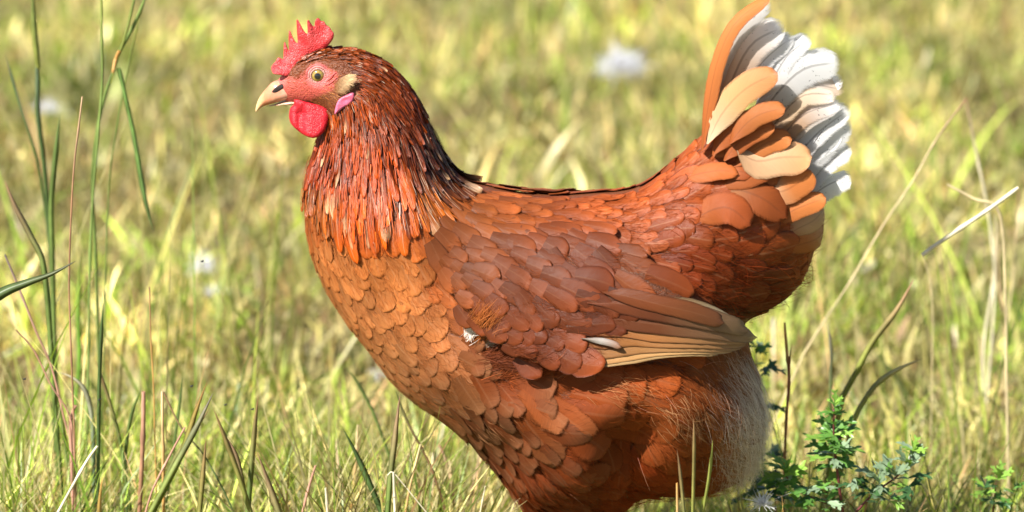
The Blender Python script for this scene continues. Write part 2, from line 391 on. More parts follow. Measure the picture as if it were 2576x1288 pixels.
# ------------------------------------------------------------------ fields over the plumage (picture units)
DIRF = Field([  # x, y, dx, dy
 (700,215,.4,.3),(745,180,.5,-.1),(760,230,.9,.2),(800,150,.9,-.25),(850,140,1,0),(900,160,.9,.35),(870,215,1,.1),(820,235,.9,.2),(780,258,.9,.3),(950,200,.75,.6),(1000,270,.55,.85),(1060,330,.5,.9),(1100,420,.5,.85),
 (930,280,.3,.95),(880,290,.05,1),(840,320,-.05,1),(815,400,-.15,1),(900,400,-.02,1),(1000,400,.15,1),(1050,480,.3,1),(1120,500,.75,.7),(1000,540,.1,1),(900,560,.03,1),(800,540,.0,1),
 (800,650,.2,1),(850,650,.22,1),(900,850,.5,.9),(1000,700,.45,.9),(1000,780,.5,.85),(1080,950,.75,.65),(1150,1020,.75,.7),(1100,850,.8,.6),(1250,1100,.75,.65),(1040,640,.5,.85),(1150,600,.8,.55),
 (1250,520,1,.22),(1400,540,1,.2),(1500,500,1,-.02),(1600,500,1,-.15),(1660,470,.9,-.35),(1750,420,.75,-.6),(1850,350,.65,-.75),(1900,440,.85,-.5),(1800,550,1,-.15),(1950,600,1,.0),(1700,600,1,.12),(1900,700,.95,.3),(1750,690,.95,.35),(2030,650,.9,.2),(1850,790,.9,.4),
 (1200,650,.85,.5),(1150,740,.75,.65),(1300,780,.8,.65),(1400,650,.85,.5),(1500,740,.85,.52),(1400,850,.88,.45),(1600,780,.88,.45),(1700,800,.92,.35),(1300,880,.9,.4),(1500,600,.9,.4),(1250,820,.75,.65),
 (1300,960,.85,.45),(1450,1000,.95,.25),(1600,1000,.9,.4),(1300,1100,.85,.5),(1700,1050,.85,.5),(1850,1050,.75,.65),(1500,1200,.6,.8),(1350,1250,.4,.95),(1850,900,.7,.75),(1800,1180,.6,.75),(1650,1180,.5,.85),(1420,1350,.1,1)])
HACK = np.array([(838,118),(900,122),(975,165),(1045,250),(1105,370),(1165,455),(1150,520),(1090,560),(1010,585),(930,590),(850,600),(800,560),(765,500),(780,400),(812,330),(825,290),(850,285),(862,275),(895,240),(900,190),(860,150),(800,150),(745,165),(770,130)], float)
WING = catmull([(1085,640),(1130,575),(1210,520),(1350,505),(1450,528),(1520,580),(1560,630),(1620,670),(1710,735),(1800,780),(1842,815),(1838,850),(1785,882),(1650,905),(1520,920),(1400,930),(1310,905),(1240,850),(1170,780),(1110,710)], 4)
THIGH_T = 880
FCOL = Field([  # r g b (display) of the pigment; nape and under-tail darkened as painted shade
 (850,150,140,70,34),(930,200,136,64,28),(1000,300,130,60,26),(1060,360,94,42,22),(1110,440,74,36,24),(900,300,160,75,25),(880,400,176,78,22),(960,420,190,85,22),(1000,500,200,96,34),(1080,500,180,104,60),(820,420,150,62,26),(800,520,165,92,50),(900,560,196,92,34),(1000,560,205,105,45),
 (850,650,196,128,84),(1000,680,206,134,86),(900,800,200,136,96),(1050,800,204,136,94),(1000,900,196,136,100),(1150,1000,172,114,82),(1100,900,190,126,90),(1250,1080,140,84,58),
 (1200,560,190,112,66),(1300,520,190,108,64),(1450,520,180,96,56),(1600,500,168,86,44),(1700,440,168,84,40),(1800,380,172,90,44),(1850,450,172,88,42),(1750,560,156,78,40),(1900,560,160,80,40),(2000,560,168,90,50),(2020,640,160,84,46),(1850,680,140,62,30),(1750,680,140,62,30),(1900,760,128,58,30),
 (1200,650,164,96,64),(1300,700,156,88,60),(1400,650,156,86,58),(1500,700,150,80,54),(1400,800,146,78,50),(1250,800,150,80,50),(1550,800,110,58,38),(1600,700,158,88,54),(1700,770,150,78,44),(1350,880,130,66,40),(1130,690,180,104,64),
 (1300,960,168,88,48),(1400,1020,172,94,52),(1500,1000,176,90,48),(1650,960,184,98,52),(1300,1120,152,84,54),(1500,1120,160,80,42),(1700,1080,176,98,56),(1820,1000,180,110,70),(1870,1080,205,160,125),(1850,1160,200,140,100),(1750,1180,170,96,56),(1600,1200,164,74,34),(1400,1220,156,80,48),(1350,1280,156,76,42),(1870,920,185,130,95)], p=2.5, eps=25)
def pigment(px, py):
    c = FCOL(px, py) / 255.0
    return np.where(c <= 0.04045, c / 12.92, ((c + 0.055) / 1.055) ** 2.4) * np.array([.70, .60, .40])
# x, y, length, width (picture units, full width)
SIZE = Field([(850,150,26,8),(930,200,36,9),(1000,280,52,11),(1080,400,76,17),(900,300,54,10),(900,400,84,19),(1000,480,104,26),(850,500,90,24),(780,480,70,26),(1100,510,95,30),
 (800,620,84,44),(850,700,92,50),(950,750,98,54),(1050,720,96,58),(900,820,86,48),(1000,900,92,54),(1100,950,96,66),(1100,850,96,66),(1200,1020,100,70),(1300,1100,110,70),(1080,640,92,54),
 (1200,560,86,50),(1350,520,84,40),(1500,500,84,32),(1650,480,76,36),(1750,430,76,44),(1850,400,90,56),(1750,560,86,54),(1700,640,84,46),(1900,500,110,66),(1950,620,130,76),(1850,700,120,66),(2000,680,120,60),
 (1150,680,64,42),(1250,680,72,48),(1350,700,80,54),(1450,700,92,60),(1250,790,60,44),(1350,820,76,50),(1500,800,110,66),(1550,680,100,60),(1650,760,120,64),(1300,880,64,42),
 (1300,960,100,62),(1350,1010,130,90),(1450,1050,145,98),(1600,1000,140,90),(1500,1180,140,84),(1750,1050,140,80),(1850,1080,110,50),(1400,1280,90,34)], p=2.5, eps=25)

def fan_frames(p0, d2, nsteps, step, side=-1):
    """walk along the surface from p0; d2 None -> follow direction field. returns centres, normals, tangents"""
    P, n = project(p0); out = [(P, n)]
    T = None
    C = [P]; NN = [n]; TT = []
    for k in range(nsteps):
        q = np.where((P[:, 1] > 0)[:, None], P * np.array([1, -1, 1]), P)
        px, py = proj(q); d = DIRF(px, py); d = d / (np.linalg.norm(d, axis=1, keepdims=True) + 1e-9)
        D3 = d[:, :1] * CR - d[:, 1:] * CU
        if d2 is not None:
            ca, sa = np.cos(d2), np.sin(d2); d = np.stack([d[:, 0] * ca - d[:, 1] * sa, d[:, 0] * sa + d[:, 1] * ca], 1)
            D3 = d[:, :1] * CR - d[:, 1:] * CU
        nn = NN[-1]
        D3 = D3 - (D3 * nn).sum(1, keepdims=True) * nn; D3 /= (np.linalg.norm(D3, axis=1, keepdims=True) + 1e-9)
        if T is None: T = D3
        else:
            T = T * 0.75 + D3 * 0.25; T = T - (T * nn).sum(1, keepdims=True) * nn; T /= (np.linalg.norm(T, axis=1, keepdims=True) + 1e-9)
        TT.append(T)
        P2, n2 = project(P + T * step[:, k:k + 1]); P = P2; C.append(P); NN.append(n2)
    TT.append(TT[-1])
    return np.stack(C, 1), np.stack(NN, 1), np.stack(TT, 1)
UC = np.array([-1, -.93, -.72, -.38, 0, .38, .72, .93, 1.0])
VR = np.array([0, .25, .48, .66, .80, .90, .97, 1.0])
def wprof(v, kind):
    if kind == 'lance':   return np.where(v < .3, .55 + 1.5 * v, 1.0) * np.sqrt(np.clip(1 - np.clip((v - .3) / .7, 0, 1) ** 1.7, 0, 1)) * .98 + .02
    if kind == 'long':    return np.where(v < .15, .45 + 3.6 * v, 1.0) * np.sqrt(np.clip(1 - np.clip((v - .72) / .28, 0, 1) ** 2.2, 0, 1)) * .99 + .01
    if kind == 'blunt': return np.where(v < .15, .45 + 3.6 * v, 1.0) * np.sqrt(np.clip(1 - np.clip((v - .94) / .06, 0, 1) ** 2.4, 0, 1)) * .99 + .01
    return np.where(v < .45, .6 + .89 * v, 1.0) * np.sqrt(np.clip(1 - np.clip((v - .62) / .38, 0, 1) ** 2.1, 0, 1)) * .99 + .01
def make_feathers(p0, L, Wd, base, kind='round', tiplift=0.0014, camber=0.0009, ang=None, tiltv=None, col=None, coltip=None):
    """p0 (n,3) roots; returns V (n,8,7,3), uv, col"""
    n = len(p0); vr = VR
    step = np.diff(vr)[None, :] * L[:, None]
    C, NN, TT = fan_frames(p0, ang, len(vr) - 1, step)
    B = np.cross(NN, TT); B /= np.linalg.norm(B, axis=-1, keepdims=True) + 1e-9
    w = wprof(vr, kind)[None, :] * Wd[:, None] * 0.5
    irr = 1 + 0.05 * rng.standard_normal((n, len(vr))); w = w * np.clip(irr, .8, 1.2)
    Q = C[:, :, None, :] + B[:, :, None, :] * (UC[None, None, :] * w[:, :, None])[..., None]
    # round the far end: side vertices lag behind the centre
    lag = (np.abs(UC) ** 2)[None, None, :] * (w[:, :, None]) * np.clip((vr - .5) * 1.2, 0, 1)[None, :, None] * 0.14
    Q = Q - TT[:, :, None, :] * lag[..., None]
    if tiltv is None: tiltv = rng.normal(0, 0.00025, n)
    off = base[:, None, None] + tiplift * (vr ** 1.15)[None, :, None] * np.ones((n, 1, 1)) + camber * (1 - np.abs(UC) ** 2)[None, None, :] * np.minimum(1, w[:, :, None] / 0.004) \
        + tiltv[:, None, None] * UC[None, None, :] + 0.00018 * rng.standard_normal((n, len(vr), 9))
    n2 = n * len(vr) * 7
    V, _ = project(Q.reshape(-1, 3), off.reshape(-1), it=4)
    V = V.reshape(n, len(vr), 9, 3)
    r = rng.random(n)
    uv = np.zeros((n, len(vr), 9, 3)); uv[..., 0] = UC[None, None, :]; uv[..., 1] = vr[None, :, None]; uv[..., 2] = r[:, None, None]
    if coltip is None: coltip = col
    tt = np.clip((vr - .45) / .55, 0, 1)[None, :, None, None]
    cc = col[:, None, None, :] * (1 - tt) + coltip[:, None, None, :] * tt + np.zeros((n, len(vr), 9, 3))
    return V, uv, cc
FQ = np.array([[i * 9 + j, i * 9 + j + 1, (i + 1) * 9 + j + 1, (i + 1) * 9 + j] for i in range(7) for j in range(8)], np.int32)
def bulkF(n): return (FQ[None] + (np.arange(n) * 72)[:, None, None]).reshape(-1, 4)
MIR = []
def emit(name, V, uv, cc, mat, parent=None, limit=300, vis=None, stuffname=None, mirror=True):
    n = len(V); order = np.arange(n) if vis is None else np.argsort(-vis)
    par = parent or HEN
    for k in order[:limit]:
        part(name, V[k].reshape(-1, 3), FQ, mat, par, col=cc[k].reshape(-1, 3), uv=uv[k].reshape(-1, 3))
    rest = order[limit:]
    if len(rest):
        o = part(stuffname or name + '_layer', V[rest].reshape(-1, 3), bulkF(len(rest)), mat, par, col=cc[rest].reshape(-1, 3), uv=uv[rest].reshape(-1, 3)); o['kind'] = 'stuff'
    if mirror: MIR.append((V * np.array([1, -1, 1]), uv, cc, mat))

# ------------------------------------------------------------------ roots spread over the near side
def sample_surface(nc, region, polymin=None):
    mn = SILW.min(0); mx = SILW.max(0)
    x = rng.uniform(mn[0], mx[0], nc * 4); z = rng.uniform(mn[1], mx[1], nc * 4)
    ok = inside(SILW, x, z); x, z = x[ok], z[ok]
    w = np.maximum(bil(WT, (x - MN[0]) / H, (z - MN[1]) / H), 1e-7); q = np.stack([x, -np.sqrt(w), z], 1)
    q, n = project(q); q[:, 1] = -np.abs(q[:, 1])
    keep = rng.random(len(q)) * 8 < 1 / np.maximum(np.abs(n[:, 1]), .125); q = q[keep]; n = n[keep]
    px, py = proj(q); ok = region(px, py)
    return q[ok], n[ok], px[ok], py[ok]
def darts(q, rad, squash_dir=None, seed=0):
    acc = np.zeros((len(q), 3)); ar = np.zeros(len(q)); ids = []; k = 0
    for i in rng.permutation(len(q)):
        if k:
            d = acc[:k] - q[i]; dd = (d * d).sum(1)
            if (dd < (0.5 * (ar[:k] + rad[i])) ** 2).any(): continue
        acc[k] = q[i]; ar[k] = rad[i]; ids.append(i); k += 1
    return np.array(ids, int)
hackd = lambda px, py: np.where(inside(HACK, px, py), segdist(HACK, px, py), -segdist(HACK, px, py))
def zone(px, py):
    """0 hackle 1 breast 2 back/saddle 3 wing 4 rump/tail base 5 thigh 6 face(none)"""
    z = np.full(px.shape, 1)
    z[(px > 1130) & (py < 640)] = 2
    z[(px > 1640) & (py < 830)] = 4
    z[(py > 860) & (px > 1190)] = 5; z[(px > 1640) & (py > 830)] = 5
    z[(px > 1130) & (py > 1040)] = 5
    iw = inside(WING, px, py); z[iw] = 3
    z[inside(HACK, px, py)] = 0
    z[(px < 900) & (py < 285) & ~inside(HACK, px, py)] = 6
    z[inside(FACE, px, py)] = 6
    return z
q, n, px, py = sample_surface(60000, lambda a, b: b < 1400)
z = zone(px, py); ok = z != 6; q, n, px, py, z = q[ok], n[ok], px[ok], py[ok], z[ok]
sz = SIZE(px, py); Lm, Wm = sz[:, 0] * MPP, sz[:, 1] * MPP
spacing = np.sqrt((Lm * 0.36) * (Wm * 0.70))
spacing[z == 0] = np.sqrt((Lm * 0.30) * (Wm * 0.75))[z == 0]
wq = z == 3
spacing[z == 5] *= 0.95
ids = darts(q, spacing * 1.0)
q, n, px, py, z, Lm, Wm = q[ids], n[ids], px[ids], py[ids], z[ids], Lm[ids], Wm[ids]
print('feathers', len(ids), np.bincount(z))
jit = lambda a, s: a * (1 + s * rng.standard_normal(len(a)))
pcol = pigment(px, py)
# hackles
def back_up(q, px, py, L, frac=0.5):
    d = DIRF(px, py); d /= np.linalg.norm(d, axis=1, keepdims=True)
    D3 = d[:, :1] * CR - d[:, 1:] * CU
    r, _ = project(q - D3 * (L * frac)[:, None]); r[:, 1] = -np.abs(r[:, 1]); return r
VIS = lambda n, L, Wd: np.abs(n[:, 1]) * L * Wd
# the wing: its own shell standing proud of the body
wmask = z == 3
wing_pts_d = segdist(WING, px, py)
def wing_shell():
    X, Y = np.meshgrid(np.arange(1070, 1850, 14), np.arange(500, 940, 12)); X, Y = X.ravel().astype(float), Y.ravel().astype(float)
    ok = inside(WING, X, Y) & (segdist(WING, X, Y) > 6); X, Y = X[ok], Y[ok]
    B = WING[::2]
    pts = [Vector((float(a), float(b))) for a, b in B] + [Vector((float(a), float(b))) for a, b in zip(X, Y)]
    r = delaunay_2d_cdt(pts, [(i, (i + 1) % len(B)) for i in range(len(B))], [], 1, 1e-4)
    V2 = np.array([[v.x, v.y] for v in r[0]]); F = [list(f) for f in r[2]]
    q, nn = surf_at(V2[:, 0], V2[:, 1])
    d = np.clip(segdist(WING, V2[:, 0], V2[:, 1]) / 22, 0, 1); prof = np.sqrt(1 - (1 - d) ** 2)
    low = np.clip((V2[:, 1] - 560) / 200, 0, 1)
    top = q + nn * (0.001 + 0.0150 * prof * (0.05 + 0.95 * low))[:, None]
    bot = q - nn * 0.002
    k = len(V2); V = np.vstack([top, bot]); FF = F + [[i + k for i in f][::-1] for f in F]
    return V, FF, top, V2
wV, wF, _, _ = wing_shell()
WINGO = part('wing', wV, wF, MAT['body'], col=np.tile(np.array([[.12, .045, .02]]), (len(wV), 1)))
def wing_lift(px, py):
    ins = inside(WING, px, py); d = np.clip(segdist(WING, px, py) / 22, 0, 1); prof = np.sqrt(1 - (1 - d) ** 2)
    low = np.clip((py - 560) / 200, 0, 1)
    return np.where(ins, 0.001 + 0.0150 * prof * (0.05 + 0.95 * low), 0)

for zi, name, mat, kind, tl, cb in ((1, 'breast_feather', 'contour', 'round', .0008, .0006), (2, 'back_feather', 'contour', 'round', .0008, .0006), (4, 'saddle_feather', 'contour', 'round', .0010, .0008), (5, 'thigh_feather', 'soft', 'round', .0022, .0014)):
    m = z == zi
    L = jit(Lm[m], .16); Wd = jit(Wm[m], .14) * 1.12
    r0 = back_up(q[m], px[m], py[m], L, .55)
    base = np.full(m.sum(), .0004) + rng.uniform(0, .0003, m.sum())
    c = pcol[m] * (1 + rng.normal(0, .07, (m.sum(), 1)))
    ct = c * np.array([1.15, 1.15, 1.15])
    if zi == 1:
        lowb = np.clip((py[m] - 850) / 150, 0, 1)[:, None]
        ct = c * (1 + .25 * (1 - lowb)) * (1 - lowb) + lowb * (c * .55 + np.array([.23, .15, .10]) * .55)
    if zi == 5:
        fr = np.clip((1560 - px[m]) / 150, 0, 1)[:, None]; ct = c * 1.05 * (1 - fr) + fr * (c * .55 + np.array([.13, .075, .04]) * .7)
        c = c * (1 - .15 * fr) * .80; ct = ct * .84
    sp_ang = {1: .10, 2: .10, 4: .16, 5: .28}[zi]
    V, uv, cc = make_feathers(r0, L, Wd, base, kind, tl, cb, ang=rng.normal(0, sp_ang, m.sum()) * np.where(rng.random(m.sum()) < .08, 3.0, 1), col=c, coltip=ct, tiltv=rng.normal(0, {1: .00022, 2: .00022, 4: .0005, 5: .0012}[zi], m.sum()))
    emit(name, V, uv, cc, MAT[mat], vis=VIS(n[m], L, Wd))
# wing coverts
FLP = np.array([(1440,940),(1520,880),(1575,800),(1600,735),(1690,735),(1860,800),(1860,890),(1500,950)], float)
m = z == 3
L = jit(Lm[m], .10); Wd = jit(Wm[m], .08); r0 = back_up(q[m], px[m], py[m], L, .5)
rx, ry = proj(r0); base = np.maximum(wing_lift(px[m], py[m]), wing_lift(rx, ry)) + .0006 + rng.uniform(0, .0004, m.sum())
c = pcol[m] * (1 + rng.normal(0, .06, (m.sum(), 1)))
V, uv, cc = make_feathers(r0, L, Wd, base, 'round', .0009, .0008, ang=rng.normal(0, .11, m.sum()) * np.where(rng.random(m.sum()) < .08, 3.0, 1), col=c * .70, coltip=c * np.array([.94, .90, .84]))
keepw = ~inside(FLP, px[m], py[m]); V, uv, cc = V[keepw], uv[keepw], cc[keepw]
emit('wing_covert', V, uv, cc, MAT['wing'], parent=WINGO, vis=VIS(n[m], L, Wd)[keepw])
# hackles: several overlapping passes for a dense mane
m = z == 0
L = jit(Lm[m], .14) * 1.1; Wd = jit(Wm[m], .12); r0 = back_up(q[m], px[m], py[m], L, .35)
hn = m.sum(); hs = np.clip(L / .018, .25, 1); c = pcol[m] * np.exp(rng.normal(0, .36, (hn, 1))) * np.array([1.1, 1.05, .5])
sel = rng.random(hn)
low = np.clip((py[m] - 330) / 200, 0, 1)
pale = (sel < .06 + .34 * low * np.clip((px[m] - 900) / 150, 0.3, 1))  # some pale streaks everywhere; the extra ones low on the neck are painted glints
ct = np.where(pale[:, None], np.array([.62, .36, .18]), c * np.array([1.25, 1.15, .8]))
lowedge = np.clip(1 - np.abs(hackd(px[m], py[m])) / 60, 0, 1) * low
mixl = (lowedge * rng.random(hn))[:, None] * .9; c = c * (1 - mixl) + pcol[m] * mixl; ct = ct * (1 - mixl) + pcol[m] * 1.1 * mixl
L = L * (1 - .5 * lowedge * rng.random(hn))
V, uv, cc = make_feathers(r0, L, Wd, (.0008 + rng.uniform(0, .0013, hn)) * hs, 'lance', .0020 * hs[:, None, None], .0009 * hs[:, None, None], ang=rng.normal(0, .07, hn), col=c * .72, coltip=ct, tiltv=rng.normal(0, .0008, hn))
emit('hackle_feather', V, uv, cc, MAT['hackle'], vis=VIS(n[m], L, Wd) * (1 + 0 * low), stuffname='crown_plumage')
print('hackles', hn)

# ------------------------------------------------------------------ flight feathers of the folded wing (picture paths)
def path_feather(name, pts, w, lift, mat, parent, c0, c1, c2=None, kind='long', camber=.0012, Y=None, yslope=0.0, nseg=14, ucount=9, tilt=0.0, bend=0.0, asym=0.0, notch=None, label=None, curl=0.0, split=None):
    """a feather whose shaft follows a path in the picture. Y None: lies on the body at the given lift; else it stands at depth Y (metres), changing by yslope along it"""
    P = catmull(pts, 12, closed=False); s = np.concatenate([[0], np.cumsum(np.hypot(*np.diff(P, axis=0).T))]); s /= s[-1]
    vr = 1 - (1 - np.linspace(0, 1, nseg)) ** 1.35
    C2 = np.stack([np.interp(vr, s, P[:, 0]), np.interp(vr, s, P[:, 1])], 1)
    T2 = np.gradient(C2, axis=0); T2 /= np.linalg.norm(T2, axis=1, keepdims=True); B2 = np.stack([-T2[:, 1], T2[:, 0]], 1)
    uc = np.sin(np.linspace(-1, 1, ucount) * math.pi / 2); ww = wprof(vr, kind) * w * .5 * np.clip(.10 + vr * 2.8, 0, 1) ** .8 * (1 + rng.normal(0, .02, nseg))
    if mat == 'white': ww = ww * (1 + .05 * np.sin(vr * 31 + w * 3) * np.clip(vr * 3 - 1.6, 0, 1))
    if notch: ww = ww * (1 + notch * np.sin(vr * 23 + w) * np.clip(vr * 3 - 2, 0, 1))
    su = np.where(uc > 0, 1 + asym, 1 - asym)
    X = C2[:, None, 0] + B2[:, None, 0] * uc * su * ww[:, None]; Yp = C2[:, None, 1] + B2[:, None, 1] * uc * su * ww[:, None]
    if split is not None:
        a, b, amt = split                   # a gap where barbs have parted
        for i, v in enumerate(vr):
            if a < v < b: X[i, uc > .3] -= T2[i, 0] * amt * np.abs(uc[uc > .3]); Yp[i, uc > .3] -= T2[i, 1] * amt * np.abs(uc[uc > .3])
    prof = camber * (1 - uc ** 2)[None, :] + tilt * uc[None, :] - curl * (vr[:, None] ** 2) * 1.0 + rng.normal(0, .00008, X.shape)
    if Y is None:
        q, nn = surf_at(X.ravel(), Yp.ravel())
        rise = np.repeat(np.clip(vr * 1.5, 0, 1), ucount) if parent is None else 1.0
        V = q + nn * (lift * rise - .0015 * (1 - rise) + prof.ravel() + .0012 * np.repeat(vr, ucount))[:, None]
    else:
        yy = Y + yslope * vr[:, None] - prof
        V = U(X, Yp, yy).reshape(-1, 3)
    uv = np.zeros((nseg, ucount, 3)); uv[..., 0] = uc; uv[..., 1] = vr[:, None]; uv[..., 2] = rng.random()
    c0, c1 = np.array(c0), np.array(c1); c2 = c1 if c2 is None else np.array(c2)
    a = np.clip(vr * 2, 0, 1)[:, None, None]; b = np.clip(vr * 2 - 1, 0, 1)[:, None, None]
    cc = (c0 * (1 - a) + c1 * a) * (1 - b) + c2 * b + np.zeros((nseg, ucount, 3))
    F = np.array([[i * ucount + j, i * ucount + j + 1, (i + 1) * ucount + j + 1, (i + 1) * ucount + j] for i in range(nseg - 1) for j in range(ucount - 1)], np.int32)
    o = part(name, V, F, MAT[mat], parent, col=cc.reshape(-1, 3), uv=uv.reshape(-1, 3))
    if label: o['label'] = label
    if Y is None or mat == 'white': MIRP.append((V * np.array([1, -1, 1]) if Y is None else V * np.array([1, -.12, 1]) + np.array([0, .003, 0]), F, cc.reshape(-1, 3), uv.reshape(-1, 3), MAT[mat]))
    return o
MIRP = []
br = lambda r, g, b, k=.8: lin(r, g, b) * k
br_ = br
br = lambda r, g, b, k=.8: br_(r, g, b * .88, .62)
fl = [  # path, width, lift, colours
 ([(1330,905),(1480,917),(1640,903),(1770,885)], 26, .0030, br(190,140,95), br(225,180,135), br(230,190,150)),
 ([(1340,890),(1500,905),(1660,892),(1800,872)], 30, .0042, br(180,120,75), br(214,160,112), br(226,180,140)),
 ([(1360,870),(1520,888),(1680,878),(1818,862)], 34, .0054, br(170,100,60), br(200,140,90), br(214,165,125)),
 ([(1380,850),(1540,866),(1690,862),(1826,852)], 38, .0064, br(150,85,48), br(196,130,78), br(206,156,118)),
 ([(1600,752),(1700,762),(1775,785),(1836,832)], 34, .0060, br(120,70,45), br(170,140,115,.6), br(235,225,212)),
 ([(1400,830),(1540,838),(1690,838),(1832,838)], 46, .0074, br(150,85,48), br(184,118,68), br(196,150,118)),
 ([(1440,800),(1560,800),(1700,812),(1842,832)], 50, .0086, br(130,66,38), br(130,72,44), br(190,150,125)),
 ([(1470,760),(1580,762),(1700,780),(1828,812)], 48, .0096, br(140,70,38), br(112,60,38), br(176,140,118)),
 ([(1500,735),(1590,744),(1680,762),(1775,796)], 36, .0108, br(150,78,44), br(150,80,46), br(160,100,70)),
]
br = br_
for i, (p, w, lf, a, b, c) in enumerate(fl):
    path_feather('flight_feather', p, w * 1.15, .0128 + lf * .45, 'wing', WINGO, a, b, c, camber=.0007, tilt=.0012, kind='blunt', nseg=18)
path_feather('flight_feather', [(1460,858),(1500,868),(1530,880),(1548,892)], 13, .0190, 'wing', WINGO, br(170,150,135,.5), br(215,205,195,.5), br(170,110,70,.5), kind='round', label='short white-marked feather at the lower edge of the wing')

# ------------------------------------------------------------------ tail
tx = lambda c: [(1635.6 + a * .4762, b * .4762) for a, b in c]
wh = br(245,244,243,.95); wh2 = br(232,220,206,.95); tan = br(214,170,130,.85); org = br(194,116,60,.80); orb = br(184,100,50,.80); cream = br(228,200,165,.85)
tail = [
 ([(330,820),(400,715),(480,650),(580,612)], 96, -.010, 'tailbrown', orb, orb, org, .004, 0, .002, {}),
 ([(390,850),(470,750),(560,690),(660,665)], 96, -.013, 'tailbrown', orb, orb, org, .004, 0, .002, {}),
 ([(440,880),(540,800),(640,745),(750,735)], 104, -.010, 'tailbrown', orb, org, org, .004, 0, .002, {}),
 ([(560,1080),(660,1040),(750,990),(850,960)], 110, -.006, 'tailbrown', orb, org, tan, .004, 0, .002, {}),
 ([(560,900),(700,860),(850,800),(1010,700)], 130, .010, 'white', tan, wh, wh, .002, 0, 0, {}),
 ([(560,800),(680,640),(800,520),(1020,420)], 130, .012, 'white', tan, wh, wh, .002, 0, 0, {}),
 ([(420,640),(520,430),(620,300),(760,190)], 110, .013, 'white', tan, wh, wh, .002, 0, 0, {}),
 ([(640,1120),(760,1010),(880,900),(990,800)], 120, .014, 'white', tan, wh, wh, .002, 0, 0, {}), # path in crop units, width, Y, mat, c0,c1,c2, camber, asym, tilt
 ([(790,1120),(850,1040),(940,975),(1060,925)], 105, .016, 'white', wh, wh, wh, .002, .45, .002, dict(notch=.12, split=(.45,.62,9))),
 ([(760,1080),(850,960),(940,860),(1065,775)], 95, .013, 'white', wh, wh, wh, .002, .2, .002, dict(notch=.15)),
 ([(690,1040),(800,890),(930,740),(1060,640)], 150, .010, 'white', wh, wh, wh, .003, .15, -.003, {}),
 ([(660,960),(780,820),(900,690),(1060,575)], 130, .004, 'white', tan, wh, wh, .003, -.1, .002, dict(label='white tail feather with a patch of dark marks beside its shaft')),
 ([(560,560),(640,430),(730,290),(850,200)], 112, .012, 'white', wh, wh, wh, .003, 0, .002, {}),
 ([(600,640),(720,500),(860,450),(1030,480)], 110, .008, 'white', wh, wh, br(226,196,166), .003, 0, 0, dict(notch=.08)),
 ([(560,640),(680,480),(820,360),(1010,330)], 165, .002, 'white', cream, wh, wh, .004, .15, -.003, dict(notch=.05)),
 ([(600,740),(700,600),(820,500),(990,505)], 120, -.003, 'white', tan, cream, wh2, .003, 0, .003, {}),
 ([(600,860),(690,730),(820,600),(1010,545)], 110, -.007, 'white', tan, tan, wh, .003, .1, .003, {}),
 ([(600,900),(700,790),(830,650),(1020,555)], 64, -.009, 'white', tan, br(226,206,184), wh, .003, .1, .002, {}),
 ([(310,640),(360,390),(460,170),(640,15)], 92, .008, 'white', tan, wh2, wh, .003, .2, -.004, {}),
 ([(370,640),(430,430),(540,230),(715,140)], 168, .000, 'white', tan, br(222,190,160), wh, .004, .1, .003, dict(notch=.07)),
 ([(272,800),(306,560),(356,320),(452,118),(640,-22)], 66, -.006, 'tailbrown', orb, org, org, .004, .2, .003, {}),
 ([(300,760),(380,600),(510,465),(675,385)], 130, -.012, 'tailbrown', cream, br(222,170,115), br(190,120,70), .004, 0, .003, dict(label='tail covert, orange above and cream below its shaft')),
 ([(460,790),(560,850),(700,830),(855,830)], 150, -.014, 'tailbrown', tan, tan, br(206,150,100), .004, .1, .003, {}),
 ([(420,760),(500,660),(590,600),(715,570)], 92, -.018, 'tailbrown', orb, org, org, .004, 0, .002, {}),
 ([(560,960),(640,980),(700,1000),(760,985)], 90, -.015, 'white', wh, wh, tan, .003, 0, 0, dict(label='white fluffy under-tail covert')),
 ([(620,1000),(700,1010),(790,960),(850,900)], 130, -.012, 'tailbrown', tan, org, org, .004, 0, 0, {}),
 ([(650,1180),(740,1120),(830,1080),(930,1045)], 96, -.012, 'tailbrown', orb, org, org, .004, 0, 0, {}),
]
for i, (p, w, Y, mt, a, b, c, cb, asy, ti, kw) in enumerate(tail):
    pp = tx(p); path_feather('tail_feather' if mt == 'white' else 'tail_covert', pp, w * .4762 * (1.12 if mt == 'white' else 1.22), 0, mt, None, a, b, c, Y=Y * .22 - .013 if mt == 'white' else Y * .7 - .014, yslope=.004 if mt == 'white' else -.002, camber=cb * .28, asym=asy, tilt=.0022 + ti * .35, **kw)
